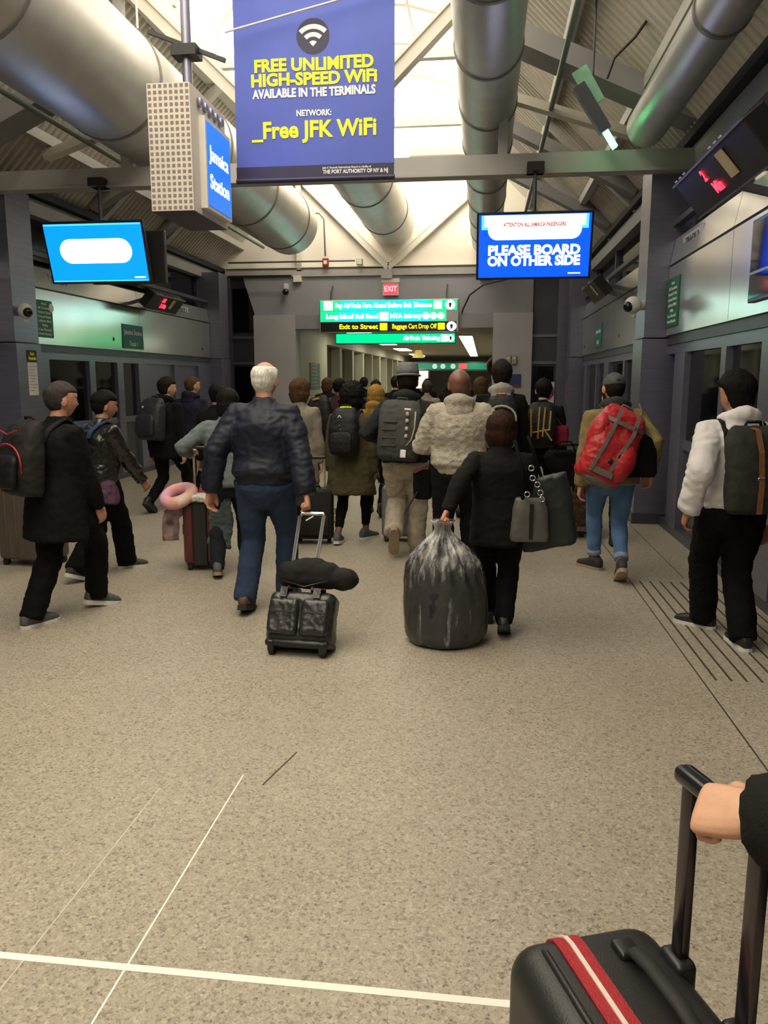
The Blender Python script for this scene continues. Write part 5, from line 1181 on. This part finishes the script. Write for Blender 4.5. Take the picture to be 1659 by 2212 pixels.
# telescopic handle up to the hand
hb0, hb1 = V((-.02, .30, .30)), V((-.03, .62, .80))
for sx in (-.075, .075):
    tx = -.115 + sx * 1.13
    MB().bar((sx - .025, .20, .36), (tx, .79, .725), .022, .016, (1, 0, 0)).build('handle_tube', BLACK, wb)
    MB().bar((sx - .03, .245, .39), (tx, .782, .722), .013, .022, (1, 0, 0)).build('handle_inlay', mat('satin_tube', (.17, .165, .155), .4, .8), wb)
MB().tube([(-.20, .79, .725), (-.19, .805, .742), (-.04, .805, .742), (-.03, .79, .725)], .013, 10).build('handle_grip', CHROME, wb, smooth=True)
sbg = empty('satchel', (-1.02, 4.68, .36), R(-4)); tag(sbg, 'soft black satchel lying on top of the wheeled duffel', 'bag')
mm = MB().rbox(-.24, .14, -.06, .12, .0, .165, .06, 4); mm.ell((.17, .03, .07), (.10, .10, .07), 16, 10); mm.ell((-.05, .03, .12), (.15, .09, .075), 16, 10); me = remesh(mm, .010, 3); wrinkle(me, .008, 6, 14, 9); me.transform(Matrix.Rotation(R(-14), 4, 'X')); obj('bag_body', me, fabric('black_canvas_bag', (.014, .013, .012), .8), sbg, True)
MB().tube([(-.2, -.05, .06), (-.05, -.075, .03), (.1, -.06, .07)], .006, 6).build('zip', BLACK, sbg, smooth=True)
cg = MB().tube([(-1.13, 5.16, .735), (-1.175, 5.13, .71)], .0045, 8).build('cigarette', WHITE, None); tag(cg, 'white cigarette between the fingers gripping the wheeled bag handle', 'cigarette')
# maroon suitcase with the donut pillow
MARS = mat('maroon_shell', (.10, .018, .018), .35, 0, .1, 6, spec=.6)
suitcase('maroon hard suitcase with black centre band under the donut pillow', (-2.46, 6.66, 0), R(12), .30, .42, .60, MARS, BLACK, 0, .44, hmat=mat('champagne_tube', (.42, .36, .27), .4, .7))
bb = [o for o in bpy.data.objects if o.get('label', '').startswith('maroon hard')][0]
MB().rbox(-.06, .06, -.225, -.19, .05, .60, .008, 1).build('centre_band', BLACK, bb, sharp=40)
for x in (-.1, .1): MB().rbox(x - .035, x + .035, -.222, -.2, .08, .58, .01, 2).build('shell_ridge', MARS, bb, sharp=40)
def donut_mat():
    m_, nt, b_ = nodes_of('tie_dye_plush'); tc = nt.nodes.new('ShaderNodeTexCoord'); n_ = nt.nodes.new('ShaderNodeTexNoise'); n_.inputs['Scale'].default_value = 5; nt.links.new(tc.outputs['Object'], n_.inputs['Vector'])
    r_ = nt.nodes.new('ShaderNodeValToRGB'); e_ = r_.color_ramp.elements; e_[0].position = .30; e_[0].color = (.42, .42, .62, 1); e_[1].position = .70; e_[1].color = (.80, .70, .62, 1)
    for p_, c_ in ((.42, (.74, .34, .42, 1)), (.55, (.80, .42, .34, 1))): q_ = e_.new(p_); q_.color = c_
    nt.links.new(n_.outputs['Fac'], r_.inputs[0]); nt.links.new(r_.outputs[0], b_.inputs['Base Color']); b_.inputs['Roughness'].default_value = .95; return m_
dn = MB().tube([(.115 * math.cos(2 * PI * i / 32), .10 * math.sin(2 * PI * i / 32), .02 * math.cos(2 * PI * i / 32 + 2.6)) for i in range(32)], .055, 16, closed=True)
me = dn.mesh('donut_pillow'); wrinkle(me, .005, 8, 20, 3); d0 = obj('donut_pillow', me, donut_mat(), None, True); d0.location = (-2.60, 6.46, .66); d0.rotation_euler = (R(34), R(-24), R(10)); tag(d0, 'pink and pale blue donut neck pillow on the maroon suitcase', 'pillow')
def drape(nm, lab, m_, path, wd, side_dir, cat, th=.02, amp=.006):
    mb_ = band(path, wd, th, side_dir); me = remesh(mb_, .008, 2); wrinkle(me, amp, 12, 26, 3); o = obj(nm, me, m_, None, True)
    c_ = V(path[0]); me.transform(Matrix.Translation(-c_)); o.location = c_; tag(o, lab, cat); return o
drape('folded_cloth', 'white folded cloth lying on the maroon suitcase', fabric('cream_fleece', (.72, .68, .62), .95), [(-2.52, 6.46, .625), (-2.45, 6.45, .655), (-2.36, 6.46, .645), (-2.31, 6.47, .60)], .10, (0, 1, .2), 'cloth', .05, .008)
drape('knit_scarf', 'bright pink knitted scarf bunched by the suitcase handle', mat('pink_knit', (.42, .07, .13), .9, 0, .5, 50, .8, 70), [(-2.33, 6.60, .88), (-2.34, 6.56, .78), (-2.37, 6.53, .68), (-2.34, 6.52, .62)], .13, (1, .2, 0), 'scarf', .05, .012)
drape('plaid_scarf', 'grey and pink fringed scarf hanging beside the maroon suitcase', mat('plaid_wool', (.26, .18, .18), .95, 0, .6, 16, .4, 80), [(-2.58, 6.44, .56), (-2.655, 6.42, .50), (-2.665, 6.42, .40), (-2.67, 6.42, .27)], .14, (.8, .5, 0), 'scarf')
drape('grey_shawl', 'grey blue shawl hanging between the maroon suitcase and the jeans', fabric('grey_blue_wool', (.075, .095, .10), .95), [(-2.18, 6.36, .80), (-2.20, 6.34, .62), (-2.19, 6.36, .44), (-2.22, 6.36, .24)], .20, (1, 0, 0), 'shawl', .03, .012)
# other cases
suitcase('large brown hard suitcase standing behind the long black coat at far left', (-4.02, 6.55, 0), R(-8), .52, .32, .74, mat('brown_shell', (.11, .085, .065), .4, 0, .1, 6), BLACK, 4, .25)
suitcase('black soft suitcase with gold fittings just right of the blue jeans', (-1.70, 7.78, 0), R(6), .40, .26, .56, fabric('black_case_nylon', (.016, .016, .016), .7), BLACK, 0, .3, wheel4=False, r=.03)
bb = [o for o in bpy.data.objects if o.get('label', '').startswith('black soft')][0]
GLD = mat('brass', (.55, .38, .12), .3, 1)
MB().rbox(-.17, .17, -.165, -.12, .10, .30, .02, 2).build('front_pocket', MATS['black_case_nylon'], bb, sharp=40)
for x, z in ((.205, .30), (.205, .22)): MB().tube([(x, -.06, z), (x + .022, -.06, z + .01), (x + .022, -.06, z + .06), (x, -.06, z + .07)], .007, 8).build('gold_buckle', GLD, bb, smooth=True)
hbg = empty('handbag', (-1.86, 7.70, .42), R(8)); tag(hbg, 'small black handbag with gold studs hanging over the black suitcase', 'bag')
me = remesh(MB().rbox(-.10, .10, -.22, -.10, 0, .2, .03, 3), .01, 2); wrinkle(me, .005, 8, 16, 2); obj('bag_body', me, LB_, hbg, True)
for x, z in ((.04, .11), (.0, .16), (.06, .17)): MB().ell((x, -.225, z), (.012, .006, .014), 8, 6).build('gold_stud', GLD, hbg, smooth=True)
MB().tube([(-.08, -.16, .19), (-.05, -.14, .28), (.05, -.14, .28), (.08, -.16, .19)], .007, 8).build('strap', LB_, hbg, smooth=True)
suitcase('white hard suitcase with a black centre bar under the black bag', (.95, 8.55, 0), R(4), .30, .42, .60, mat('white_shell', (.45, .42, .39), .4), BLACK, 0, .35)
bb = [o for o in bpy.data.objects if o.get('label', '').startswith('white hard')][0]
MB().rbox(-.025, .035, -.225, -.2, .05, .60, .006, 1).build('centre_bar', BLACK, bb, sharp=40); MB().rbox(-.15, .15, -.215, -.19, .04, .065, .006, 1).build('base_bar', BLACK, bb, sharp=40)
tb = empty('tote_bag', (.90, 8.36, .56), R(4)); tag(tb, 'black tote bag slumped on the white suitcase', 'bag')
me = remesh(MB().loft([[V((q.x + xo, q.y, z)) for q in ring(0, 0, 0, rx, .12, 22, 3)] for z, rx, xo in ((0, .10, .03), (.06, .14, .02), (.2, .20, -.02), (.30, .22, -.05), (.36, .16, -.06))]), .014, 2); wrinkle(me, .01, 6, 14, 8); obj('bag_body', me, BLK, tb, True)
MB().tube([(-.15, -.06, .34), (-.1, -.06, .46), (.0, -.06, .46), (.06, -.06, .34)], .008, 8).build('handle', BLK, tb, smooth=True)
drape('fur_wrap', 'dark brown fur wrap hanging over the white suitcase', BRN, [(1.03, 8.30, .70), (1.03, 8.27, .55), (1.01, 8.27, .35), (1.0, 8.27, .14)], .15, (1, .1, 0), 'wrap', .07, .012)
rb = empty('red_pouch', (.80, 8.9, .93)); tag(rb, 'small red bag tucked behind the big red pack', 'bag')
me = remesh(MB().rbox(-.10, .14, -.06, .06, 0, .22, .05, 3), .012, 2); wrinkle(me, .01, 8, 16, 2); obj('bag_body', me, fabric('crimson_cloth', (.22, .015, .03), .8), rb, True); MB().tube([(-.05, 0, .2), (0, 0, .3), (.08, 0, .2)], .007, 6).build('strap', GREYW, rb, smooth=True)
suitcase('light grey suitcase ahead of the beige trousers', (-.80, 8.02, 0), R(3), .44, .28, .58, mat('grey_shell', (.16, .17, .18), .4), BLACK, 3, .4)
# shoulder bags of the short woman
sg1 = empty('shoulder_bag', (.30, 4.88, .66), R(6)); tag(sg1, 'grey leather shoulder bag with chrome rings on the black coat', 'bag')
me = remesh(MB().loft([[V((q.x, q.y, z)) for q in ring(0, 0, 0, rx, ry, 24, 4)] for z, rx, ry in ((0, .115, .05), (.03, .12, .055), (.2, .105, .045), (.27, .09, .03))]), .011, 2); wrinkle(me, .004, 7, 16, 3); obj('bag_body', me, mat('grey_leather', (.10, .095, .085), .45, 0, .15, 10), sg1, True)
for x, z in ((-.03, .30), (.03, .36), (.0, .40), (.05, .31), (-.01, .46), (.06, .27)): MB().tube([(x + .016 * math.cos(a * PI / 6), -.055, z + .016 * math.sin(a * PI / 6)) for a in range(12)], .004, 6, closed=True).build('chrome_ring', CHROME, sg1, smooth=True)
MB().tube([(-.05, -.02, .26), (-.06, -.03, .45), (-.10, .05, .62)], .012, 8).build('strap', BLK, sg1, smooth=True)
MB().box(-.012, .012, -.056, -.05, .02, .24).build('front_seam', BLACK, sg1)
sg2 = empty('tote_bag', (.43, 4.98, .60), R(-10)); tag(sg2, 'large dark green black tote behind the grey shoulder bag', 'bag')
me = remesh(MB().loft([[V((q.x + .0, q.y, z + q.x * .25)) for q in ring(0, 0, 0, rx, .06, 24, 4)] for z, rx in ((0, .16), (.04, .17), (.3, .13), (.46, .09))]), .012, 2); wrinkle(me, .006, 6, 14, 3); obj('bag_body', me, mat('dark_green_leather', (.010, .016, .018), .5, 0, .2, 6), sg2, True)
MB().tube([(-.06, .0, .44), (-.12, .02, .62), (-.16, .04, .70)], .010, 8).build('strap', BLK, sg2, smooth=True)
# dark bag with red trim beside the fleece man
sg3 = empty('crossbody_bag', (-.52, 6.78, .62)); tag(sg3, 'dark bag with a red edge hanging left of the fleece hoodie', 'bag')
me = remesh(MB().rbox(-.07, .09, -.05, .05, 0, .26, .03, 3), .012, 2); wrinkle(me, .006, 8, 16, 2); obj('bag_body', me, BLK, sg3, True)
MB().bar((-.06, -.055, .24), (.05, -.055, .30), .02, .02).build('red_edge', mat('dark_red_trim', (.16, .02, .04), .6), sg3); MB().bar((-.03, -.05, .08), (-.14, -.06, -.12), .022, .012).build('hanging_strap', mat('dark_strap', (.03, .015, .015), .6), sg3)
# foreground suitcase
U = V((.35, -.937, 0)); Vv = V((.937, .35, 0))                # along the case width, across its thickness
A_ = V((.05, 1.24, 0)); FW, FD, FH = .40, .28, .70
ctr = A_ + U * FW / 2 + Vv * FD / 2
fs_ = empty('suitcase', ctr, math.atan2(U.y, U.x)); tag(fs_, 'black hard suitcase with a red and white strap in the foreground', 'suitcase')
FBM = mat('black_matte_shell', (.016, .016, .015), .42, 0, .15, 10, .12, 300, .5)
me = MB().rbox(-FW / 2, FW / 2, -FD / 2, FD / 2, .06, FH, .055, 6).mesh('shell'); obj('shell', me, FBM, fs_, sharp=60)
for y in (-FD * .30, ): MB().tube([(-FW / 2 + .02, y, FH - .022)] + [(-FW / 2 + .06, y, FH + .001), (FW / 2 - .06, y, FH + .001), (FW / 2 - .02, y, FH - .022)], .006, 8).build('shell_rib', FBM, fs_, smooth=True)
MB().rbox(-FW / 2 - .003, FW / 2 + .003, -.012, .002, .08, FH - .06, .002, 1).build('zip_seam', BLACK, fs_)
RS = mat('red_strap', (.36, .012, .02), .6, 0, .12, 60, .3, 300); WSR = mat('white_stripe', (.72, .62, .55), .6, 0, .05, 60)
def around(yc, wd, off):
    p = []
    for sx in (-1, 1):
        seq = [(sx * (FW / 2 + off), yc, z) for z in (.10, .3, .5, FH - .055)]
        seq += [(sx * (FW / 2 - .055 + (.055 + off) * math.cos(a)), yc, FH - .055 + (.055 + off) * math.sin(a)) for a in [R(k) for k in (22, 45, 68, 90)]]
        p += seq if sx < 0 else seq[::-1]
    return band(p, wd, .004, (0, 1, 0))
st_ = around(-.035, .048, .003).build('red_strap', RS, fs_); around(-.035, .008, .0055).build('white_stripe', WSR, st_)
# recessed carry handle
hd = [(-.10, .048, FH + .004), (-.085, .048, FH + .022), (-.04, .048, FH + .030), (.04, .048, FH + .030), (.085, .048, FH + .022), (.10, .048, FH + .004)]
MB().tube(hd, [(.014, .009)] * 6, 12).build('carry_handle', RUBBER, fs_, smooth=True)
for sx in (-1, 1): MB().rbox(sx * .115 - .022, sx * .115 + .022, .03, .068, FH - .006, FH + .012, .006, 2).build('handle_mount', BLACK, fs_, sharp=50)
TUBE = mat('dark_chrome_tube', (.10, .085, .09), .22, .9, .1, 10)
for sx in (-.08, .08):
    MB().rbox(sx - .013, sx + .013, FD / 2 - .022, FD / 2 - .002, FH - .10, 1.01, .004, 2).build('handle_tube', TUBE, fs_, sharp=50)
    MB().rbox(sx - .03, sx + .03, FD / 2 - .035, FD / 2 + .004, FH - .06, FH + .008, .01, 2).build('tube_collar', BLACK, fs_, sharp=50)
MB().rbox(-.11, .11, FD / 2 - .030, FD / 2 + .006, 1.005, 1.035, .012, 3).build('handle_grip', mat('glossy_black_grip', (.02, .02, .025), .15, .3), fs_, sharp=50)
for sx in (-1, 1):
    for sy in (-1, 1):
        wh = MB().tube([(sx * (FW / 2 - .06) - .02, sy * (FD / 2 - .05), .033), (sx * (FW / 2 - .06) + .02, sy * (FD / 2 - .05), .033)], .033, 18).build('wheel', RUBBER, fs_, sharp=40)
        MB().rbox(sx * (FW / 2 - .06) - .03, sx * (FW / 2 - .06) + .03, sy * (FD / 2 - .05) - .024, sy * (FD / 2 - .05) + .024, .035, .075, .006, 1).build('fork', BLACK, wh)
